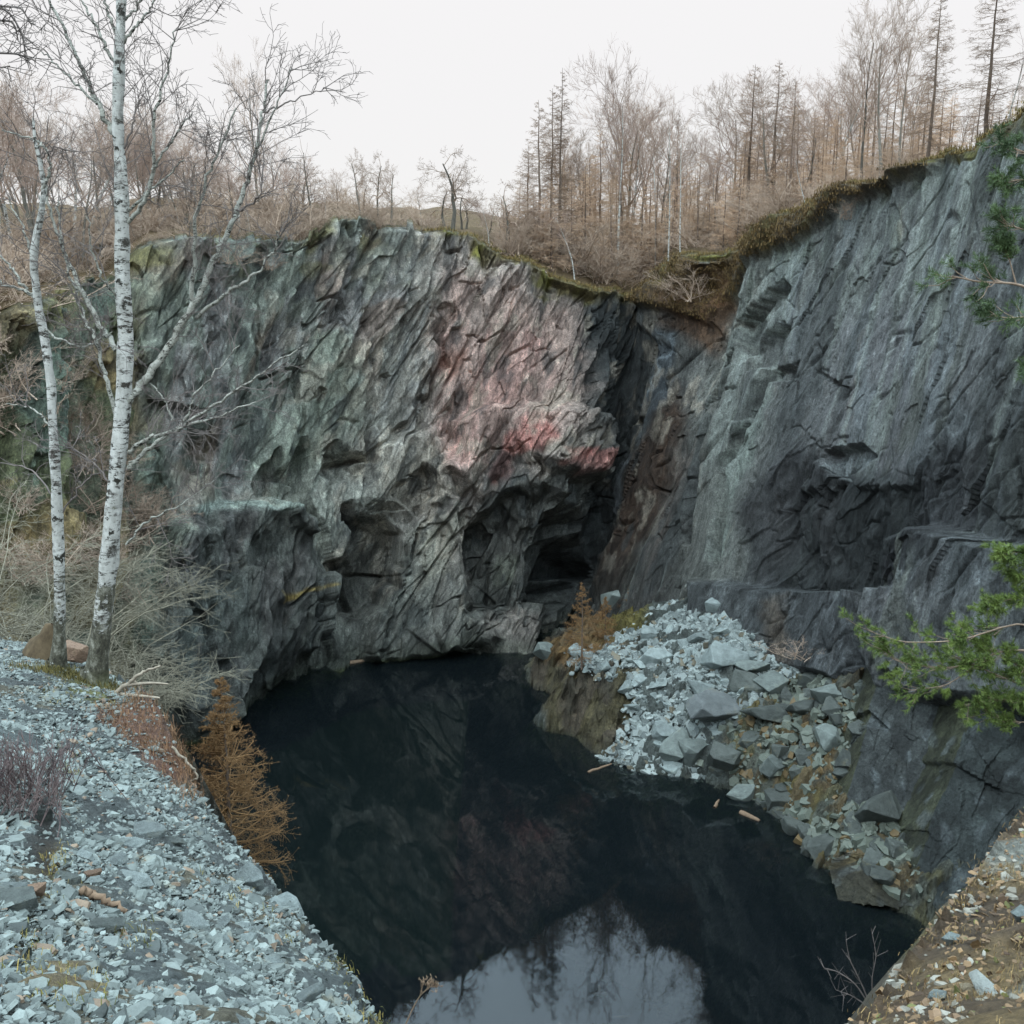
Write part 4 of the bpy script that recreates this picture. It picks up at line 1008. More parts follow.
def scrub(rg, h, nst=14, twig=.006):
    cr = Tubes(); tr = Tubes()
    for k in range(nst):
        az = rg.uniform(0, 6.28); el = rg.uniform(.7, 1.45); d = np.array([math.cos(az) * math.cos(el), math.sin(az) * math.cos(el), math.sin(el)])
        pts = [rg.normal(0, .1 * h, 3) * np.array([1, 1, 0])]; ln = h * rg.uniform(.6, 1)
        for i in range(5): d = unit(d + rg.normal(0, .16, 3)); pts.append(pts[-1] + d * ln / 5)
        pts = np.array(pts); tr.tube(pts, np.linspace(.006 * h + .012, twig, 6), 4)
        for _ in range(16):
            t = rg.uniform(.15, 1) * 4.99; i = int(t); q_ = pts[i] + (pts[i + 1] - pts[i]) * (t - i)
            d2 = unit(d + rg.normal(0, .55, 3)); l2 = ln * rg.uniform(.12, .32); e = q_ + d2 * l2
            cr.twig(q_, e, twig * 1.2, twig * .7, rg.normal(0, .06, 3) * l2)
            for _ in range(5):
                s_ = q_ + (e - q_) * rg.uniform(.2, 1); cr.tube([s_, s_ + unit(d2 + rg.normal(0, .6, 3)) * l2 * rg.uniform(.25, .6)], [twig * .9, twig * .6], 3)
    return tr, cr
PROTO = {}
def proto(key, builder, mt, mc, h):
    tr, cr = builder
    PROTO[key] = (tr.mesh('trunk'), cr.mesh('crown'), h)
    PROTO[key][0].materials.append(mt); PROTO[key][1].materials.append(mc)
g_ = lambda s: np.random.default_rng(s)
for i in range(3): proto(f'larch{i}', larch(g_(20 + i), 18, 4.4, 130, dead=.08, rt=.011, sec=13, z0=.06), M_larch, M_larchtwig, 18)
for i in range(2): proto(f'thin{i}', larch(g_(30 + i), 18, 4.0, 100, z0=.18, dead=.25, rt=.010), M_larch, M_baretwig, 18)
for i in range(3): proto(f'bare{i}', bare_tree(g_(40 + i), 13, 4, .6, nlimb=11, twig=.011), M_bare, M_baretwig, 13)
for i in range(2): proto(f'oak{i}', bare_tree(g_(50 + i), 7, 4, .85, first=.3, nlimb=8, twig=.010, upw=.1, wander=.3, r0=.2), M_bare, M_baretwig, 7)
for i in range(3): proto(f'birch{i}', bare_tree(g_(60 + i), 12, 4, .5, first=.35, nlimb=10, twig=.009, upw=.15, r0=.15), M_birchfar, M_birchtwig, 12)
for i in range(3): proto(f'scrub{i}', scrub(g_(70 + i), 4, 14, .008), M_scrub, M_scrub, 4)
for i in range(2): proto(f'pole{i}', bare_tree(g_(80 + i), 12, 2, .5, first=.45, nlimb=6, twig=.010, r0=.13, wander=.1), M_birchfar, M_birchtwig, 12)
M_darktwig = bark('dark_larch_twigs', (118, 98, 84), (150, 128, 108), (1, 1, 1))
for i in range(3): proto(f'dark{i}', larch(g_(120 + i), 18, 5.0, 120, dead=.12, rt=.011, sec=13, z0=.1, up=.3, taper=.85), M_larch, M_darktwig, 18)
for i in range(2): proto(f'young{i}', larch(g_(95 + i), 9, 2.9, 80, z0=.03, up=.4, rt=.009, sec=11, taper=.9), M_larch, M_larchtwig, 9)
proto('snag', bare_tree(g_(90), 6, 1, .7, first=.6, nlimb=4, twig=.012, r0=.13), M_bare, M_baretwig, 6)
NAMES = dict(dark='larch_tree', young='larch_tree', larch='larch_tree', thin='larch_tree', bare='bare_tree', oak='oak_tree', birch='birch_tree', scrub='bare_shrub', pole='birch_tree', snag='dead_tree')
CATS = dict(dark='tree', young='tree', larch='tree', thin='tree', bare='tree', oak='tree', birch='tree', scrub='shrub', pole='tree', snag='dead tree')
tree_count = [0]
def plant(kind, i, px, top, d, label, group=None, lean=(0, 0), wide=1.0, at=None):
    r = random.Random(tree_count[0] * 13 + 5); tree_count[0] += 1
    mt, mc, h0 = PROTO[f'{kind}{i}' if kind != 'snag' else 'snag']
    p = rim_at(px, d) if at is None else np.array(at, float)
    dep = p[1] * CP + (H - p[2]) * SP
    ztop = PY(px, top, p[1])[2]
    s = (ztop - p[2]) / h0
    e = empty(NAMES[kind], (p[0], p[1], p[2] - .15), label, CATS[kind], group, r.uniform(0, 6.28))
    e.rotation_euler = (lean[0], lean[1], r.uniform(0, 6.28))
    e.scale = (s * wide, s * wide, s)
    link('trunk' if kind != 'scrub' else 'stem', mt, None, e); link('crown' if kind != 'scrub' else 'twigs', mc, None, e)
    return e
# singled-out trees along the rim, left to right (kind, variant, column px, top px, metres behind the rim, label, lean, width)
SOLO = [('bare', 0, 262, 88, 9, 'tall bare tree with a high forked crown above the left rim', (0, 0), .8), ('snag', 0, 314, 150, 4, 'bare dead pole standing alone on the rim right of the forked tree', (0, .04), .7),
        ('oak', 0, 360, 160, 4, 'leftmost of three small bare trees on the rim', (0, -.02), .8), ('oak', 1, 379, 162, 6, 'middle one of three small bare trees on the rim', (0, 0), .75), ('oak', 0, 392, 172, 4, 'rightmost of three small bare trees on the rim', (0, .06), .8),
        ('oak', 1, 452, 160, 2.2, 'gnarled bare oak with spreading limbs on the cliff edge', (0, .02), 1.25), ('larch', 0, 527, 140, 8, 'short larch at the left foot of the tall larch trio', (0, 0), .9),
        ('larch', 1, 538, 98, 7, 'left one of the tall larch trio above the pink cliff', (0, 0), .85), ('larch', 2, 550, 86, 9, 'middle one of the tall larch trio above the pink cliff', (0, 0), .8), ('larch', 0, 560, 66, 8, 'right and tallest one of the larch trio above the pink cliff', (0, .01), .7),
        ('birch', 0, 617, 103, 9, 'tall birch with a pale stem and a dark ball of twigs behind the gully', (0, 0), .7), ('pole', 0, 655, 150, 6, 'thin pale birch pole left of the twin pale stems', (0, 0), .7),
        ('pole', 1, 668, 118, 3, 'left one of twin pale birch stems at the head of the gully', (0, 0), .6), ('pole', 0, 680, 140, 3, 'right one of twin pale birch stems at the head of the gully', (0, .03), .7),
        ('thin', 0, 674, 106, 14, 'slender dark pole-like larch behind the twin pale stems', (0, 0), .5), ('larch', 1, 746, 62, 9, 'left one of a pair of tall larches behind the mossy bank', (0, 0), .95), ('larch', 2, 770, 58, 10, 'right one of a pair of tall larches behind the mossy bank', (0, 0), .9),
        ('larch', 0, 788, 74, 7, 'brown larch right of the tall larch pair', (0, 0), .8), ('birch', 1, 806, 140, 1.0, 'bent white birch leaning out from the mossy edge', (-.05, -.30), .6), ('bare', 1, 862, 42, 10, 'left tree of the dense grove on the right skyline', (0, 0), .8),
        ('bare', 2, 880, 36, 9, 'middle tree of the dense grove on the right skyline', (0, 0), .9), ('bare', 0, 897, 44, 11, 'right tree of the dense grove on the right skyline', (0, .02), .8), ('thin', 1, 928, -12, 6, 'tall larch with a straight stem between the grove and the corner larch', (0, .02), 1.0),
        ('thin', 0, 986, -40, 5, 'largest larch at the top right corner, standing on the slab edge', (0, .02), 1.2), ('pole', 1, 1005, 40, 4, 'thin leaning stem beside the larch at the top right corner', (0, .35), .8), ('larch', 2, 1042, 10, 7, 'larch at the right border beyond the corner larch', (0, 0), 1.0),
        ('birch', 2, 575, 205, 3, 'small pale birch leaning in front of the larch trio', (0, -.15), .9), ('birch', 0, 490, 205, 3, 'small pale birch left of the larch trio at the edge', (0, .2), .9), ('pole', 0, 832, 120, 9, 'pale birch stem between the brown larches and the grove', (0, .05), .7)]
for k, i, px, top, d, lab, lean, wd in SOLO:
    if k in ('larch', 'thin'): k, wd = 'dark', wd * (1.15 if k == 'larch' else 1.0)
    plant(k, i, px, top, d, lab, None, lean, wd)
# the stands behind: each tree still its own thing
r = random.Random(11)
def stand(kinds, x0, x1, n, tops, d0, d1, label, group, wide=(.9, 1.3)):
    for k in range(n):
        px = x0 + (x1 - x0) * (k + r.uniform(.1, .9)) / n
        kd, i = r.choice(kinds)
        top = np.interp(px, [t[0] for t in tops], [t[1] for t in tops]) + r.uniform(-14, 26)
        plant(kd, i, px, top, r.uniform(d0, d1), label, group, (0, r.uniform(-.05, .05)), r.uniform(*wide))
stand([('larch', 0), ('larch', 1), ('larch', 2), ('birch', 0), ('bare', 1)], 560, 720, 30, [(560, 150), (620, 135), (680, 160), (720, 160)], 8, 30, 'bare tree in the hazy brown stand between the larch trio and the mossy bank', 'trees behind the gully')
stand([('larch', 0), ('larch', 1), ('larch', 2), ('birch', 1), ('bare', 2)], 715, 860, 30, [(715, 145), (760, 105), (800, 110), (860, 90)], 9, 30, 'bare tree in the hazy brown stand behind the mossy bank', 'trees behind the mossy bank')
stand([('larch', 1), ('larch', 0), ('bare', 0), ('thin', 1)], 850, 1040, 22, [(850, 85), (900, 75), (950, 95), (1040, 70)], 10, 30, 'brown bare tree in the grove on the right skyline', 'trees of the right skyline grove')
stand([('bare', 0), ('bare', 1), ('bare', 2), ('birch', 0), ('birch', 2)], -60, 250, 44, [(-60, 120), (60, 130), (150, 140), (200, 160), (250, 160)], 6, 34, 'bare tree in the tangled wood behind the two white birches', 'trees of the left wood', (.9, 1.4))
stand([('bare', 1), ('birch', 1), ('oak', 0)], 140, 425, 34, [(140, 150), (230, 160), (300, 180), (360, 192), (425, 200)], 5, 22, 'low bare tree on the left rim skyline', 'low trees of the left rim', (1, 1.5))
stand([('oak', 0), ('oak', 1), ('scrub', 1)], 400, 530, 14, [(400, 212), (450, 200), (500, 205), (530, 185)], 4, 16, 'low bare thicket tree or bush on the rim beside the gnarled oak', 'low trees beside the oak', (1, 1.6))
stand([('scrub', 0), ('scrub', 1), ('scrub', 2)], -40, 430, 100, [(-40, 226), (60, 214), (150, 194), (240, 188), (340, 190), (430, 204)], 1.2, 22, 'brown leafless bush on the left rim', 'bushes of the left rim', (1.2, 2.2))
stand([('young', 0), ('young', 1)], 500, 740, 32, [(500, 200), (560, 165), (620, 165), (690, 170), (740, 165)], 4, 26, 'young tan larch in the haze of twigs behind the pink cliff', 'young larches behind the pink cliff')
stand([('young', 0), ('young', 1)], 735, 950, 28, [(735, 160), (800, 138), (860, 120), (950, 95)], 4, 26, 'young tan larch in the haze of twigs behind the slab wall', 'young larches behind the slab wall')
stand([('scrub', 0), ('scrub', 1), ('scrub', 2)], 490, 735, 40, [(490, 222), (560, 215), (620, 222), (690, 216), (735, 205)], 2.5, 26, 'brown leafless bush behind the pink cliff and the gully', 'bushes behind the pink cliff', (1.2, 2.2))
stand([('scrub', 0), ('scrub', 1), ('scrub', 2)], 730, 940, 30, [(730, 195), (800, 176), (860, 152), (940, 134)], 2.5, 24, 'brown leafless bush behind the slab wall', 'bushes behind the slab wall', (1.2, 2.2))
stand([('scrub', 0), ('scrub', 1), ('scrub', 2)], 130, 440, 26, [(130, 226), (200, 222), (300, 215), (360, 205), (440, 220)], .1, 1.1, 'grey-brown bush right on the lip of the left rim', 'bushes on the lip of the left rim', (1.2, 2.2))
# bushes on the left cliff face, hanging among the rocks
iw = lambda px, py: P[int(np.argmin(np.where(np.abs(project(P[:, nvt // 2])[0] - px) < 60, np.abs(project(P[:, nvt // 2])[0] - px), 1e6))), :, :]
PXd, PYd = project(P)
def on_cliff(px, py):
    k = np.argmin((PXd[:, NVU:] - px) ** 2 + (PYd[:, NVU:] - py) ** 2); i, j = np.unravel_index(k, PXd[:, NVU:].shape); return P[i, j + NVU]
for k in range(26):
    px, py = r.uniform(-10, 150), r.uniform(330, 600); p = on_cliff(px, py)
    plant('scrub', k % 3, px, py - r.uniform(26, 60), 0, 'leafless grey-brown bush growing on the far left rock face', 'bushes on the left rock face', (r.uniform(.0, .3), r.uniform(-.2, .5)), r.uniform(1.3, 2.2), at=p + np.array([0, -.3, 0]))
for px, py, top, lab in [(300, 250, 226, 'brown bush in a notch of the rim above the teal rock'), (232, 262, 235, 'brown bush hanging on the rim beside the leaning birch stem'), (270, 268, 250, 'olive-brown bush on the ledge under the left rim'), (800, 655, 632, 'pale leafless bush at the back of the rubble tip'), (690, 300, 262, 'brown bush hanging at the head of the gully'), (845, 218, 196, 'brown bush under the mossy edge of the slab')]:
    plant('scrub', 1, px, top, 0, lab, None, (.1, 0), 1.8, at=on_cliff(px, py) + np.array([0, -.4, 0]))
# ------------------------------------------------------------------ the two white birches on the path
M_birch = birch_bark('birch_bark', 1.0, True)
M_limb = birch_bark('birch_limb_bark', 2.2, False, .72)
M_limbdark = bark('birch_twig_bark', (92, 86, 84), (128, 118, 112), (3, 3, 3), .05)
def px_poly(pts, Y, dy=None):
    return np.array([PY(p[0], p[1], Y + (p[2] if len(p) > 2 else 0)) for p in pts])
def smooth_poly(pts, n):
    t = np.arange(len(pts)); tn = np.linspace(0, len(pts) - 1, n)
    return crspline(np.asarray(pts, float), np.minimum(tn, len(pts) - 1 - 1e-6))
def birch(name_label, Y, trunk, radii, limbs, seed, moss_len, ntw):
    rg = np.random.default_rng(seed)
    tp = smooth_poly(px_poly(trunk, Y), 60)
    rad = .9 * np.interp(np.linspace(0, 1, 60), np.linspace(0, 1, len(radii)), radii) * Y / F
    e = empty('birch_tree', tuple(tp[0]), name_label, 'tree')
    T = Tubes(); n = 14
    rad2 = rad * (1 + .05 * rg.normal(0, 1, 60)); rad2[:4] *= np.array([1.75, 1.35, 1.15, 1.05])
    T.tube(tp - tp[0], rad2, n)
    V = T.V[0]; hgt = V[:, 2]
    for k in range(7):
        az = k * .9 + rg.uniform(-.25, .25); T.tube(smooth_poly([np.array([0, 0, .34]) + .06 * np.array([math.cos(az), math.sin(az), 0]), np.array([.13 * math.cos(az), .13 * math.sin(az), .12]), np.array([.25 * math.cos(az), .25 * math.sin(az), -.03]), np.array([.42 * math.cos(az), .42 * math.sin(az), -.12])], 9), np.linspace(.075, .035, 9) * rad[0] / .16, 7)
    V = np.concatenate(T.V); hgt = V[:, 2]
    V += .016 * np.stack([noise3(V[:, 0] * 9 + k, V[:, 1] * 9, V[:, 2] * 4, 7) for k in range(3)], 1)
    c = np.zeros((len(V), 3)); c[:, 0] = np.clip(1 - hgt / (moss_len * 1.15), 0, 1) ** .8 * .9; c[:, 1] = np.clip(1 - hgt / .28, 0, 1) * .8
    me = mesh('trunk', V, np.concatenate(T.Q), col=c); link('trunk', me, M_birch, e)
    tw = Tubes()
    def twigs(pts, r, dens, lmax, lev=0):
        L_ = np.linalg.norm(np.diff(pts, axis=0), axis=1).sum()
        for _ in range(max(1, int(dens * L_))):
            t = rg.uniform(.15, 1) * (len(pts) - 1.01); i = int(t); p = pts[i] + (pts[i + 1] - pts[i]) * (t - i); d = unit(pts[i + 1] - pts[i])
            nd = unit(d * .9 + rg.normal(0, .55, 3) + np.array([0, -.0, .12])); ln = lmax * rg.uniform(.35, 1)
            q_ = [p]
            for k in range(4): nd = unit(nd + rg.normal(0, .22, 3) + np.array([0, 0, .03 if lev == 0 else -.06])); q_.append(q_[-1] + nd * ln / 4)
            q_ = np.array(q_); tw.tube(q_, np.linspace(r, .0022, 5), 4 if lev == 0 else 3)
            if lev < 2: twigs(q_, max(r * .55, .0026), dens * (1.5 if lev == 0 else 1.0), ln * .55, lev + 1)
    for pts, r0, r1 in limbs:
        lp = smooth_poly(px_poly(pts, Y), 6 * len(pts)); k = len(lp)
        lp[1:-1] += rg.normal(0, .012, (k - 2, 3))
        Lb = Tubes(); Lb.tube(lp - tp[0], np.linspace(r0, r1, k) * .76 * Y / F, 8)
        link('limb', Lb.mesh('limb'), M_limb if r0 > 1.55 else M_limbdark, e)
        twigs(lp - tp[0], .006, ntw, .85)
    twigs((tp - tp[0])[int(25):], .006, ntw * .8, 1.1)
    link('crown', tw.mesh('crown'), M_limbdark, e)
    return e
birch('larger white birch with a forked crown at the lip of the slate path', 12.3,
      [(94, 692), (99, 650), (108, 570), (114, 500), (121, 430), (125, 360), (124, 300), (122, 240), (121, 180), (118, 120), (119, 70), (121, 30), (123, -30), (126, -110), (124, -200)],
      [13, 11.5, 10, 9.5, 9, 8.5, 8, 7.6, 7, 6.4, 5.8, 5.2, 4.4, 3, 1.5],
      [([(127, 402), (145, 380, .1), (165, 352, .2), (196, 300, .3), (218, 252, .4), (236, 214, .5), (247, 180, .6), (256, 150, .6), (263, 110, .7), (268, 80, .8)], 5.6, 1.4),
       ([(256, 150, .6), (275, 110, .6), (292, 68, .7)], 1.6, .6), ([(262, 112, .7), (290, 102, .8), (326, 88, 1.0)], 1.4, .5), ([(236, 214, .5), (262, 190, .3), (258, 120, .4)], 1.5, .6),
       ([(190, 312, .3), (194, 260, .2), (196, 215, .1), (212, 165, 0), (236, 108, -.1)], 3.2, 1.0), ([(196, 318, .3), (228, 292, .1), (256, 274, 0), (274, 250, -.1), (278, 232, -.2)], 2.8, .9),
       ([(128, 452), (150, 438, -.1), (172, 432, -.2), (215, 405, -.4), (262, 372, -.6), (304, 345, -.8)], 3.2, .8), ([(128, 468), (150, 448, .1), (178, 428, .2), (220, 416, .3), (256, 402, .4)], 3.4, .8),
       ([(178, 430, 0), (190, 412, 0), (194, 395, 0), (218, 368, 0), (240, 345, 0)], 2.0, .7), ([(172, 420, 0), (165, 400, 0), (150, 384, .1)], 1.6, .6),
       ([(116, 350), (98, 322, .2), (80, 286, .3), (66, 258, .4), (54, 226, .4), (44, 180, .5), (38, 140, .6)], 3.6, 1.0), ([(118, 420), (106, 378, .1), (96, 340, .2), (84, 318, .3), (70, 275, .4), (62, 240, .4), (58, 200, .5)], 3.0, 1.0),
       ([(113, 134), (102, 112, 0), (92, 94, .1), (84, 72, .1), (68, 40, .2), (50, 2, .3), (44, -30, .3)], 3.4, 1.2), ([(97, 104, 0), (74, 82, .1), (52, 62, .2), (40, 50, .3)], 1.8, .6),
       ([(117, 70), (106, 48, 0), (96, 26, 0), (84, 6, 0), (74, -20, .1)], 2.4, .8), ([(118, 36), (108, 14, 0), (102, -10, 0)], 2.4, 1.0), ([(123, 44), (136, 26, 0), (150, 10, 0), (158, -8, 0)], 2.2, .8), ([(125, 20), (140, 2, 0), (150, -20, 0)], 1.8, .8),
       ([(126, 228), (146, 196, -.1), (153, 166, -.2), (154, 118, -.3), (166, 76, -.3), (176, 30, -.4)], 3.0, .8), ([(152, 170, -.2), (172, 140, -.2), (192, 112, -.3)], 1.8, .6), ([(127, 214), (142, 198, 0), (165, 178, .1), (184, 160, .1)], 2.2, .7), ([(124, 148), (134, 120, 0), (140, 92, 0)], 1.4, .5),
       ([(126, 545), (148, 520, 0), (180, 505, 0), (214, 480, 0)], 1.6, .5), ([(118, 300), (104, 280, -.2), (92, 250, -.3), (88, 215, -.4)], 1.8, .6), ([(116, 505), (100, 470, .1), (70, 448, .2), (40, 440, .3)], 1.5, .5)], 3, 1.7, 7)
birch('slimmer white birch at the left of the slate path', 12.6,
      [(57, 684), (60, 630), (59, 560), (56, 490), (53, 430), (51, 385), (46, 345), (38, 306), (34, 266), (37, 233), (42, 207), (43, 187), (39, 158), (35, 132), (33, 118)], [8.6, 6.8, 5.8, 5.3, 5.0, 4.8, 4.6, 4.3, 3.9, 3.4, 2.8, 2.2, 1.6, 1],
      [([(38, 300), (22, 284, 0), (8, 264, .1), (-10, 250, .1)], 2.6, .8), ([(37, 296), (14, 288, .1), (-12, 280, .2)], 2.2, .8), ([(34, 262), (24, 232, .1), (8, 196, .2)], 2.0, .6), ([(44, 330), (66, 342, -.1), (88, 346, -.2), (112, 330, -.3)], 1.8, .5),
       ([(42, 190), (50, 168, 0), (46, 150, 0), (30, 138, .1), (2, 130, .2)], 2.2, .8), ([(40, 160), (54, 148, 0), (80, 152, .1)], 1.4, .5), ([(53, 430), (34, 410, .2), (6, 404, .3)], 1.6, .5), ([(58, 520), (86, 480, .1), (110, 470, .2)], 1.3, .5), ([(57, 500), (30, 470, .2), (-4, 462, .3)], 1.3, .5)], 4, 1.6, 6)
def simple_plant(name, label, cat, tub_parts, loc, group=None):
    e = empty(name, loc, label, cat, group)
    for pn, T, mt in tub_parts: link(pn, T.mesh(pn), mt, e)
    return e
# low twiggy growth on the slope behind the path
for k, (px, py, Y, s) in enumerate([(10, 610, 21, 3.0), (44, 620, 23, 3.2), (84, 620, 22, 2.8), (112, 640, 24, 2.2), (-30, 600, 22, 3.4), (150, 668, 21, 1.3)]):
    p = PY(px, py, Y); rg = np.random.default_rng(500 + k)
    tr, cr = Tubes(), Tubes(); top = 0
    for j in range(9):
        az = rg.uniform(0, 6.28); pts = [np.array([rg.normal(0, .2), rg.normal(0, .2), -1.2])]; d = np.array([.35 * math.cos(az), .35 * math.sin(az), 1])
        for i in range(7): d = unit(d + rg.normal(0, .12, 3) + np.array([math.cos(az) * .16, math.sin(az) * .16, -.07])); pts.append(pts[-1] + d * s * 1.3 / 7 * rg.uniform(.8, 1.2))
        pts = np.array(pts); tr.tube(pts, np.linspace(.02, .006, 8), 5)
        for _ in range(26):
            t = rg.uniform(.25, 1) * 6.98; i = int(t); q_ = pts[i] + (pts[i + 1] - pts[i]) * (t - i); hd = rg.uniform(0, 6.28)
            d2 = unit(np.array([math.cos(hd), math.sin(hd) * .6, rg.uniform(-.1, .5)])); ln = rg.uniform(.4, 1.2); pp_ = [q_]
            for _k in range(4): d2 = unit(d2 + rg.normal(0, .16, 3) + np.array([0, 0, -.05])); pp_.append(pp_[-1] + d2 * ln / 4)
            cr.tube(pp_, np.linspace(.0055, .003, 5), 3)
            for _k in range(5):
                z_ = pp_[rg.integers(1, 5)]; cr.tube([z_, z_ + unit(d2 + rg.normal(0, .6, 3)) * rg.uniform(.15, .45)], [.0045, .003], 3)
    labs = ['leafless grey bush at the left border behind the slim birch', 'leafless grey bush right behind the slim birch', 'leafless grey bush between the two white birches', 'leafless grey bush right of the larger white birch', 'leafless grey bush cut by the left border of the photo', 'low leafless bush under the right limbs of the larger birch']
    simple_plant('bare_shrub', labs[k], 'shrub', [('stem', tr, M_greytwig), ('twigs', cr, M_greytwig)], tuple(p))
# twigs of a tree outside the frame reaching in at the top left
rg = np.random.default_rng(77); tr, cr = Tubes(), Tubes(); o_ = PY(-60, 10, 7.5)
for pts in ([(-60, -20), (-20, 0), (8, 12), (22, 34), (26, 62)], [(-60, -30), (-10, 4), (20, 8), (32, 26)], [(-50, 40), (-10, 52), (16, 54), (34, 60)], [(-60, 60), (-20, 70), (10, 66)], [(-60, 10), (-20, 20), (12, 22), (18, 40)]):
    q_ = smooth_poly(px_poly(pts, 7.5), 14) - o_; tr.tube(q_, np.linspace(.012, .004, 14), 5)
    for _ in range(26):
        i = rg.integers(4, 13); d = unit(q_[i + 0] - q_[i - 1] + rg.normal(0, .012, 3) * 4); e_ = q_[i] + unit(d + rg.normal(0, .6, 3)) * rg.uniform(.06, .22); cr.tube([q_[i], e_], [.0035, .002], 3)
simple_plant('hanging_branch', 'dark leafless branches hanging in at the top left corner', 'branch', [('limb', tr, M_limbdark), ('twigs', cr, M_limbdark)], tuple(o_))
# ------------------------------------------------------------------ larches with their brown needles on
def needled(rg, h, L0, nb, den, nl):
    tr, cr = larch(rg, h, L0, nb, z0=.04, up=.45, sec=10, rt=.003, taper=1.0, r0=.010 * h + .02)
    Vs = np.concatenate(cr.V); k = rg.integers(0, len(Vs), den); p = Vs[k]
    a = unit(rg.normal(0, 1, (den, 3)).T).T; a = rg.normal(0, 1, (den, 3)); a /= np.linalg.norm(a, axis=1)[:, None]
    b = np.cross(a, rg.normal(0, 1, (den, 3))); b /= np.linalg.norm(b, axis=1)[:, None]
    ln = rg.uniform(.6, 1.3, (den, 1)) * nl
    V = np.stack([p - b * nl * .09, p + b * nl * .09, p + a * ln], 1).reshape(-1, 3)
    nd = Tubes(); nd.tris(V, np.arange(den * 3).reshape(-1, 3)); return tr, cr, nd
def put_needled(label, px, top, Y, gz, L0, seed, nb, den, nl, lean=0):
    pt = PY(px, top, Y); h = pt[2] - gz
    tr, cr, nd = needled(np.random.default_rng(seed), h, L0, nb, den, nl)
    e = empty('larch_tree', (pt[0], pt[1], gz), label, 'tree'); e.rotation_euler = (0, lean, 0)
    link('trunk', tr.mesh('trunk'), M_larch, e); link('crown', cr.mesh('crown'), M_rusty, e); link('needles', nd.mesh('needles', False), M_rusty, e)
xy = PY(222, 690, 14.5); gz = float(bank_h(np.array([xy[0]]), np.array([xy[1]]))[0])
put_needled('brown larch growing out of the drop beside the slate path', 219, 676, 14.5, gz, .34 * float(PY(219, 676, 14.5)[2] - gz), 601, 170, 60000, .032, .0)
for px, py, top, L0, lab in [(583, 668, 582, 1.9, 'rusty brown larch sapling on the mossy mound by the far shore'), (632, 612, 582, 1.1, 'small brown larch sapling behind the slanting mossy block'), (606, 640, 596, 1.4, 'low brown larch sapling between the other two on the mound')]:
    h_ = raymarch(np.array([px * 1.0]), np.array([py * 1.0]), pile_h, 33, 74, 300)[0]
    put_needled(lab, px, top, h_[1], h_[2] - .1, L0, 610 + px, 60, 5000, .10)
# ------------------------------------------------------------------ pines at the right
def green(name, a, b):
    m = NT(name); v = m.coords()
    m.base(m.ramp(m.noise(v, 2.2, 4, .6), [(.3, tuple(lin(*a))), (.7, tuple(lin(*b)))])); m.rough(.6, .3); return m.m
M_pine, M_juniper, M_pinebark = green('pine_needles', (54, 72, 46), (96, 116, 74)), green('young_pine_needles', (72, 92, 46), (122, 138, 70)), bark('pine_bark', (120, 102, 88), (164, 146, 128), (5, 5, 5), .05)
def needle_shoots(rg, starts, dirs, ln, nn, nl, w_):
    """bottle-brush shoots: needles round each short stem"""
    n = len(starts); t = rg.uniform(.15, 1, (n, nn)); base = starts[:, None] + dirs[:, None] * ln * t[..., None]
    a = rg.normal(0, 1, (n, nn, 3)); a -= (a * dirs[:, None]).sum(-1, keepdims=True) * dirs[:, None]; a /= np.linalg.norm(a, axis=-1)[..., None]
    a = a * .8 + dirs[:, None] * .75; a /= np.linalg.norm(a, axis=-1)[..., None]
    b = np.cross(a, rg.normal(0, 1, (n, nn, 3))); b /= np.linalg.norm(b, axis=-1)[..., None]
    V = np.stack([base - b * w_, base + b * w_, base + a * nl * rg.uniform(.7, 1.2, (n, nn, 1))], 2).reshape(-1, 3)
    return V
def pine(label, Y, branches, seed, shoot, nl, w_, mt, per, dy=.5, bare=.45):
    rg = np.random.default_rng(seed); o_ = px_poly([branches[0][0][0]], Y)[0]
    e = empty('pine_tree', tuple(o_), label, 'tree'); tr, nd = Tubes(), Tubes()
    for pts, r0 in branches:
        q_ = smooth_poly(px_poly(pts, Y), 16) - o_; tr.tube(q_, np.linspace(r0, r0 * .3, 16), 6)
        L_ = np.linalg.norm(q_[-1] - q_[0]); S, D = [], []
        for _ in range(per):
            t = rg.uniform(bare, 1) * 14.9; i = int(t); p = q_[i] + (q_[i + 1] - q_[i]) * (t - i); d = unit(unit(q_[i + 1] - q_[i]) + rg.normal(0, .55, 3))
            l2 = L_ * rg.uniform(.06, .2); m_ = p + d * l2 * .5 + rg.normal(0, .04, 3) * l2; en = p + d * l2 + np.array([0, 0, .15 * l2]); tr.tube([p, m_, en], [r0 * .3, r0 * .22, r0 * .15], 4)
            for _k in range(5):
                f_ = rg.uniform(.3, 1); S.append(p + (en - p) * f_); D.append(unit(d + rg.normal(0, .5, 3) + np.array([0, 0, .25])))
        V = needle_shoots(rg, np.array(S), np.array(D), shoot, 34, nl, w_); nd.tris(V, np.arange(len(V)).reshape(-1, 3))
    link('branches', tr.mesh('branches'), M_pinebark, e); link('needles', nd.mesh('needles', False), mt, e)
pine('green pine with thin branches reaching in at the right border', 14,
     [([(1120, 330), (1060, 300), (1015, 284), (980, 282), (952, 276)], .03), ([(1110, 345), (1050, 318), (1010, 318), (992, 316)], .024), ([(1100, 160), (1050, 160), (1018, 150), (998, 142)], .022),
      ([(1110, 260), (1050, 240), (1018, 228), (1000, 226)], .022), ([(1110, 200), (1050, 190), (1022, 180), (1004, 184)], .02), ([(1016, 284), (1010, 262), (1004, 246)], .012), ([(1110, 400), (1060, 380), (1035, 372)], .02)], 701, .16, .085, .0042, M_pine, 13)
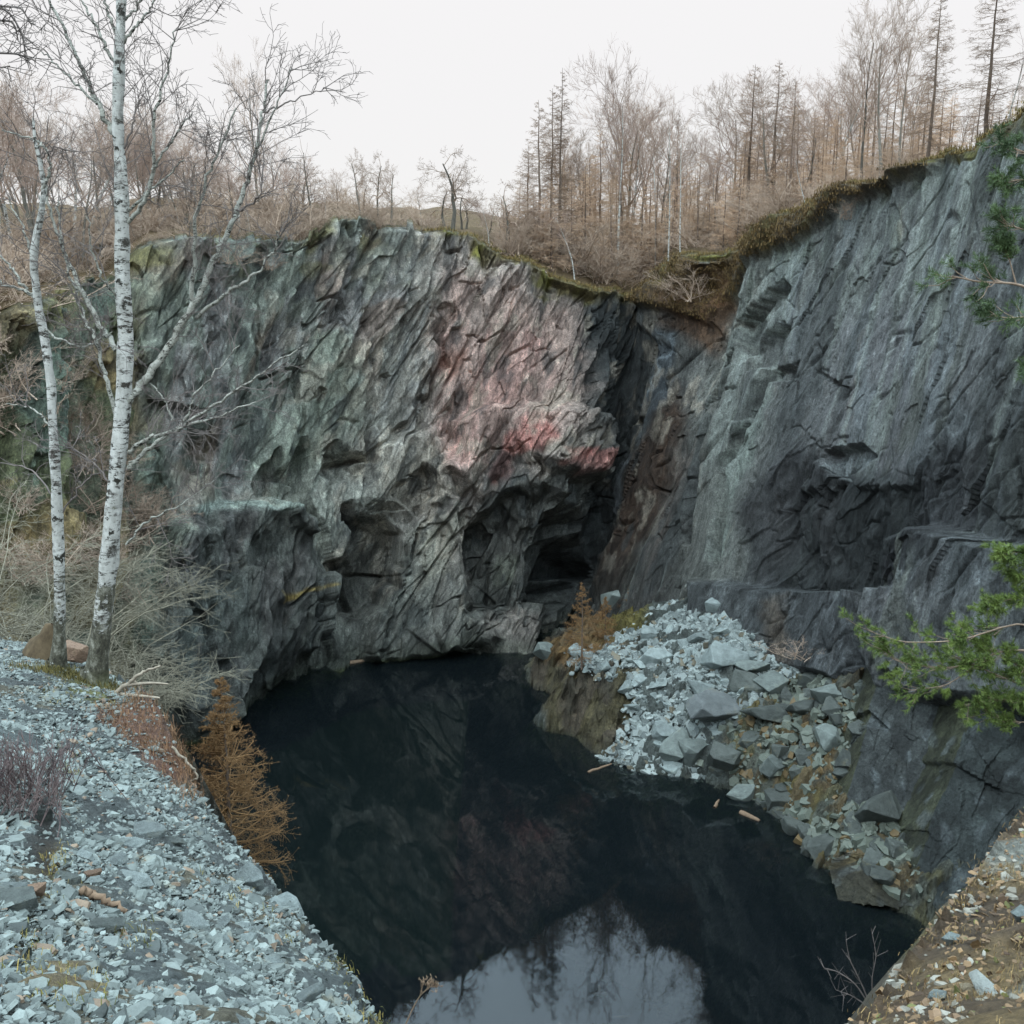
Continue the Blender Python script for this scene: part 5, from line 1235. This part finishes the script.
pine('yellow-green young pine sprawling over the rocks at the right', 27,
     [([(1080, 640), (1020, 624), (960, 640), (905, 642), (872, 632)], .035), ([(1080, 660), (1010, 650), (950, 668), (900, 662), (880, 648)], .03), ([(1080, 650), (1000, 652), (948, 684), (910, 690)], .026), ([(1090, 690), (1040, 690), (990, 672), (955, 656)], .03),
      ([(1090, 610), (1050, 600), (1016, 598), (990, 606)], .026), ([(1090, 700), (1040, 676), (1008, 660), (984, 646)], .026), ([(1090, 560), (1050, 560), (1020, 552), (1004, 556)], .022), ([(1090, 720), (1040, 700), (1000, 700), (968, 704)], .024),
      ([(1090, 745), (1050, 722), (1015, 722), (985, 712)], .024), ([(1080, 580), (1040, 574), (1018, 578)], .02)], 702, .24, .15, .0085, M_juniper, 27, bare=.3)
# ------------------------------------------------------------------ small things on the near bank
M_wood = bark('weathered_wood', (116, 106, 94), (158, 148, 132), (6, 6, 6), .05); M_drift = bark('driftwood', (98, 82, 68), (138, 116, 96), (6, 6, 6), .05); M_darkwood = bark('stump_wood', (62, 52, 40), (100, 86, 66), (6, 6, 3), .05)
def stick(name, label, cat, pts, Y, rads, mat, forks=(), lift=0):
    o_ = px_poly([pts[0]], Y)[0]; T = Tubes(); q_ = smooth_poly(px_poly(pts, Y), 5 * len(pts)); rg = np.random.default_rng(int(pts[0][0]) + 3)
    q_[1:-1] += rg.normal(0, rads[0] * .35, q_[1:-1].shape); T.tube(q_ - o_, np.linspace(rads[0], rads[1], len(q_)), 7)
    for f_, fr in forks: qf = smooth_poly(px_poly(f_, Y), 4 * len(f_)); T.tube(qf - o_, np.linspace(fr, fr * .4, len(qf)), 6)
    o = link(name, T.mesh(name), mat); o.location = tuple(o_ + np.array([0, 0, lift])); return tag(o, label, cat)
stick('dead_branch', 'pale forked dead branch at the foot of the larger birch', 'branch', [(112, 694), (128, 684), (142, 673), (161, 666)], 12.0, (.035, .012), M_wood, [([(128, 685), (150, 683), (168, 684)], .026), ([(116, 694), (140, 696), (160, 698)], .03), ([(134, 680), (140, 690), (132, 704)], .016)])
p = on_bank(82, 896); h2 = on_bank(124, 917)
stick('driftwood_log', 'short orange-brown piece of wood lying on the near scree', 'log', [(82, 894), (96, 900), (112, 908), (126, 917)], float(p[1] * .5 + h2[1] * .5), (.026, .014), M_drift, lift=.03)
stick('dead_branch', 'pale curved twig sticking over the lip of the path', 'branch', [(172, 752), (184, 764), (194, 774), (197, 783), (190, 786)], 10.4, (.018, .010), M_wood, lift=.06)
def floating(label, px, py, px2, py2, r):
    a, b = PZ(px, py, .02), PZ(px2, py2, .02); T = Tubes(); f_ = np.linspace(0, 1, 6)[:, None]; T.tube((b - a) * f_ + np.random.default_rng(int(px)).normal(0, .02, (6, 3)) * np.array([1, 1, 0]), [r, r * 1.1, r, r * .9, r * .8, r * .5], 6)
    o = link('floating_log', T.mesh('floating_log'), M_drift); o.location = tuple(a); tag(o, label, 'log')
floating('pale log floating off the mossy rubble', 740, 812, 760, 821, .13); floating('short pale stick floating left of the pale log', 714, 808, 719, 800, .09); floating('thin stick floating at the left foot of the rubble tip', 588, 772, 612, 764, .07)
floating('reddish log at the waterline under the back wall', 346, 664, 368, 660, .16)
# root stump of the slim birch's neighbour, heather, weed stalk, bare bush over the water
T = Tubes(); o_ = PY(44, 658, 13.6)
T.tube(np.array([[0, 0, -.1], [.01, 0, .05], [.04, .01, .2], [.1, .02, .36], [.16, .03, .5], [.18, .03, .52]]), [.34, .29, .2, .13, .07, .01], 18)
V_ = T.V[0]; V_ += .05 * np.stack([noise3(V_[:, 0] * 7 + k, V_[:, 1] * 7, V_[:, 2] * 5, 9) for k in range(3)], 1)
o = link('tree_stump', T.mesh('tree_stump'), M_darkwood); o.location = tuple(o_); tag(o, 'brown root stump just left of the slim birch', 'stump')
h_ = on_bank(70, 655); o = link('tan_boulder', hull_rock('tan_boulder', 77, 16, (1, .7, .5))); o.data.materials.append(MATS['or']); o.location = tuple(PY(76, 652, 13.2)); o.scale = (.26,) * 3; tag(o, 'tan boulder between the two white birch trunks', 'boulder')
def tuft_mesh(rg, n, h, spread, w_=.004, droop=.5):
    az = rg.uniform(0, 6.28, n); b = np.c_[rg.normal(0, spread, (n, 2)), np.zeros(n)]; ln = h * rg.uniform(.5, 1.1, n); el = rg.uniform(.1, .9, n)
    d = np.c_[np.cos(az) * el, np.sin(az) * el, np.ones(n)]; d /= np.linalg.norm(d, axis=1)[:, None]; s_ = np.c_[-np.sin(az), np.cos(az), np.zeros(n)] * w_
    m_ = b + d * ln[:, None] * .6; tip = b + d * ln[:, None]; tip[:, 2] -= droop * ln * el * .6; tip[:, :2] += d[:, :2] * ln[:, None] * .25
    V = np.stack([b - s_, b + s_, m_ + s_ * .7, m_ - s_ * .7, tip], 1).reshape(-1, 3); i = np.arange(n)[:, None] * 5
    return V, np.concatenate([i + np.array([[0, 1, 2, 3]])]), np.concatenate([i + np.array([[3, 2, 4]])])
def blades(P_, h, n_each, seed, w_, spread, droop=.5):
    rg = np.random.default_rng(seed); n = len(P_) * n_each; V, Qd, Tr = tuft_mesh(rg, n, 1.0, spread / float(np.mean(h)), w_ / float(np.mean(h)), droop)
    hs = (np.asarray(h) * rg.uniform(.7, 1.2, len(P_))).repeat(n_each * 5)[:, None]
    V = V * hs; return V + np.repeat(P_, n_each * 5, 0), Qd, Tr, n
def blade_cols(npts, n_each, seed, a, b):
    rg = np.random.default_rng(seed); t = rg.random((npts, 1)); c = (lin(*a) * (1 - t) + lin(*b) * t).repeat(n_each, 0); return (c * rg.uniform(.7, 1.25, (len(c), 1))).repeat(5, 0)
m = NT('grass_blades'); m.base(m.attr().outputs['Color']); m.rough(.8, .15); M_grass = m.m
def grass(name, label, P_, h, n_each, seed, w_, spread, a, b, droop=.5):
    V, Qd, Tr, n = blades(P_, h, n_each, seed, w_, spread, droop)
    tag(link(name, mesh(name, V, Qd, Tr, col=blade_cols(len(P_), n_each, seed + 1, a, b), smooth=False), M_grass), label, kind='stuff')
g2 = sample_bank(60000, RIGHT, 41); k = noise2(g2[:, 0] / .28, g2[:, 1] / .28, 251) > -.25; g2 = g2[k][:2600]
grass('dry_grass', 'straw-coloured dead grass on the near right bank', g2, .055, 8, 43, .0016, .03, (96, 80, 52), (160, 136, 94), 1.5)
g3 = sample_bank(90000, [(92, 714), (140, 694), (176, 730), (206, 786), (190, 806), (150, 756)], 45)[:1500]
grass('dead_bracken', 'reddish dead bracken along the lip of the path', g3, .14, 5, 46, .003, .05, (96, 72, 54), (140, 108, 82), 1.0)
g4 = np.concatenate([sample_bank(60000, pl_, 47 + i)[:160] for i, pl_ in enumerate([[(44, 850), (62, 848), (66, 896), (46, 900)], [(30, 690), (80, 672), (130, 692), (110, 706), (50, 704)], [(56, 766), (70, 762), (74, 782), (60, 786)], [(14, 935), (120, 995), (70, 1010), (0, 980)], [(120, 930), (150, 920), (150, 950), (130, 960)], [(180, 880), (250, 880), (330, 975), (300, 960)], [(320, 930), (372, 1000), (380, 1060), (340, 980)]])])
grass('moss_tufts', 'olive and straw tufts among the slate chippings', g4, .06, 10, 55, .0022, .03, (86, 88, 44), (160, 140, 84), 1.0)
# turf on the rim
sel = (cols > 425) & (cols < 1100); ii = np.where(sel)[0]; rg = np.random.default_rng(57)
k = rg.choice(ii, 2600); dd = rg.uniform(-.2, 3.0, 2600); rp = P[k, NVU + NVW - 1].copy(); rp[:, :2] += out2[k] * dd[:, None]; rp[:, 2] += .1 + .05 * dd
grass('rim_turf', 'mossy turf and straw grass along the cliff rim', rp, .3, 8, 58, .018, .22, (78, 74, 42), (136, 114, 74), .9)
bsel = np.argwhere(bank[:, :] > .5); bsel = bsel[rg.choice(len(bsel), 1500)]; bp_ = P[bsel[:, 0], bsel[:, 1]]
grass('bank_grass', 'brown heather and straw grass hanging on the bank under the rim', bp_ + np.array([-.1, -.15, 0]), .34, 8, 59, .02, .2, (70, 58, 42), (124, 102, 66), 1.4)
for i_, (px_, py_, lab_) in enumerate([(95, 690, 'dark moss and dead grass round the foot of the larger birch'), (57, 682, 'dark moss and dead grass round the foot of the slim birch')]):
    c_ = PY(px_, py_, 12.3); rg = np.random.default_rng(300 + i_); q_ = c_ + np.c_[rg.normal(0, .2, (150, 2)), np.zeros(150)]; q_[:, 2] = bank_h(q_[:, 0], q_[:, 1])
    grass('moss_tufts', lab_, q_, .13, 9, 310 + i_, .004, .05, (58, 58, 32), (116, 104, 62), 1.0)
hb = Tubes(); rg = np.random.default_rng(61); o_ = on_bank(8, 800)
for k in range(150):
    az = rg.uniform(0, 6.28); p0 = np.array([rg.normal(0, .2), rg.normal(0, .2), -.05]); d = unit(np.array([.5 * math.cos(az), .5 * math.sin(az), 1])); ln = rg.uniform(.2, .46); e_ = p0 + d * ln; hb.twig(p0, e_, .004, .002, rg.normal(0, .02, 3))
    for _ in range(7): q_ = p0 + (e_ - p0) * rg.uniform(.35, 1); hb.tube([q_, q_ + unit(d + rg.normal(0, .4, 3)) * rg.uniform(.05, .13)], [.003, .0018], 3)
M_heather = bark('heather_twigs', (74, 64, 66), (124, 108, 104), (3, 3, 3), .05)
simple_plant('heather_bush', 'dark leafless heather bush at the left border of the near scree', 'shrub', [('twigs', hb, M_heather)], tuple(o_))
T = Tubes(); o_ = PY(402, 1034, 4.15)
for pts, r_ in ([(402, 1034), (412, 1010), (420, 996), (428, 988)], .004), ([(420, 996), (424, 982), (426, 978)], .0025), ([(424, 992), (434, 984), (440, 986)], .0025), ([(422, 994), (421, 984), (422, 980)], .002), ([(426, 990), (432, 980), (434, 979)], .002):
    q_ = smooth_poly(px_poly(pts, 4.15), 10) - o_; T.tube(q_, np.linspace(r_, r_ * .5, 10), 5)
H_ = Tubes(); rg = np.random.default_rng(63)
for _ in range(60):
    c_ = PY(430 + rg.normal(0, 5), 984 + rg.normal(0, 3.5), 4.15) - o_; H_.tube([c_, c_ + np.array([rg.normal(0, .008), rg.normal(0, .008), .012])], [.003, .0015], 4)
simple_plant('dead_stalk', 'dry flower stalk with a branched seed head at the bottom edge', 'plant', [('stem', T, M_drift), ('seed_head', H_, M_drift)], tuple(o_))
tr, cr = Tubes(), Tubes(); rg = np.random.default_rng(65); o_ = PY(872, 1010, 6.2)
for pts in ([(872, 1010), (862, 985), (850, 960), (846, 940)], [(872, 1010), (856, 985), (838, 972), (824, 968)], [(874, 1010), (872, 980), (876, 955), (872, 934)], [(870, 1008), (852, 996), (836, 990)]):
    q_ = smooth_poly(px_poly(pts, 6.2), 12) - o_; tr.tube(q_, np.linspace(.006, .002, 12), 4)
    for _ in range(12): i = rg.integers(4, 12); tr.tube([q_[i], q_[i] + unit(q_[i] - q_[i - 1] + rg.normal(0, .03, 3)) * rg.uniform(.04, .13)], [.002, .0012], 3)
simple_plant('bare_shrub', 'thin dark leafless bush over the water beside the right bank', 'shrub', [('branches', tr, M_limbdark)], tuple(o_))
# ------------------------------------------------------------------ light: bright overcast
w = bpy.data.worlds.new('World'); sc.world = w; w.use_nodes = True
nt = w.node_tree; bg = nt.nodes['Background']
SUN_EL, SUN_AZ = math.radians(58), math.radians(200)
sky = nt.nodes.new('ShaderNodeTexSky'); sky.sky_type = 'NISHITA'; sky.sun_disc = False
sky.sun_elevation = SUN_EL; sky.sun_rotation = SUN_AZ
def wn(t, **k):
    n = nt.nodes.new(t)
    for a, b in k.items():
        if a.startswith('i_'): n.inputs[int(a[2:]) if a[2:].isdigit() else a[2:]].default_value = b
        else: setattr(n, a, b)
    return n
tc = wn('ShaderNodeTexCoord'); sep = wn('ShaderNodeSeparateXYZ'); nt.links.new(tc.outputs['Generated'], sep.inputs[0])
ramp = wn('ShaderNodeValToRGB'); e = ramp.color_ramp.elements
ST = [(0.0, (7.8, 7.6, 7.45)), (.3, (8.3, 8.1, 8.0)), (.45, (17, 20, 22)), (.6, (26, 34, 40)), (.8, (29, 36, 40)), (1.0, (25, 30, 33))]
while len(e) < len(ST): e.new(.5)
for k, (p, c) in enumerate(ST): e[k].position = p; e[k].color = tuple(x for x in c) + (1,)
nt.links.new(sep.outputs['Z'], ramp.inputs['Fac'])
cn = wn('ShaderNodeTexNoise', i_Scale=2.2, i_Detail=7.0, i_Roughness=.6); nt.links.new(tc.outputs['Generated'], cn.inputs['Vector'])
cr = wn('ShaderNodeMapRange'); nt.links.new(cn.outputs['Fac'], cr.inputs['Value'])
cr.inputs['From Min'].default_value = .3; cr.inputs['From Max'].default_value = .7; cr.inputs['To Min'].default_value = .6; cr.inputs['To Max'].default_value = 1.3
cf = wn('ShaderNodeMapRange'); nt.links.new(sep.outputs['Z'], cf.inputs['Value']); cf.inputs['From Min'].default_value = .32; cf.inputs['From Max'].default_value = .5
mm = wn('ShaderNodeMix', data_type='RGBA', blend_type='MULTIPLY'); nt.links.new(cf.outputs[0], mm.inputs[0])
nt.links.new(ramp.outputs[0], mm.inputs[6]); nt.links.new(cr.outputs[0], mm.inputs[7])
mix = wn('ShaderNodeMix', data_type='RGBA', i_0=.9)
nt.links.new(sky.outputs[0], mix.inputs[6]); nt.links.new(mm.outputs[2], mix.inputs[7])
nt.links.new(mix.outputs[2], bg.inputs['Color'])
bg.inputs['Strength'].default_value = .12
sl = bpy.data.lights.new('sun', 'SUN'); sl.energy = .8; sl.angle = math.radians(40); sl.color = (1, .97, .92)
so = bpy.data.objects.new('sun', sl); C.objects.link(so)
# towards the sun: behind the viewer and to the left
sd = Vector((math.sin(SUN_AZ) * math.cos(SUN_EL), math.cos(SUN_AZ) * math.cos(SUN_EL), math.sin(SUN_EL)))
so.rotation_euler = sd.to_track_quat('Z', 'Y').to_euler()
sc.view_settings.view_transform = 'Standard'; sc.view_settings.look = 'None'
sc.view_settings.exposure = 0.0; sc.view_settings.gamma = 1.0; sc.view_settings.use_curve_mapping = False
sc.cycles.max_bounces = 6; sc.cycles.diffuse_bounces = 3; sc.cycles.glossy_bounces = 3; sc.cycles.transmission_bounces = 4
sc.cycles.transparent_max_bounces = 4; sc.cycles.use_denoising = True
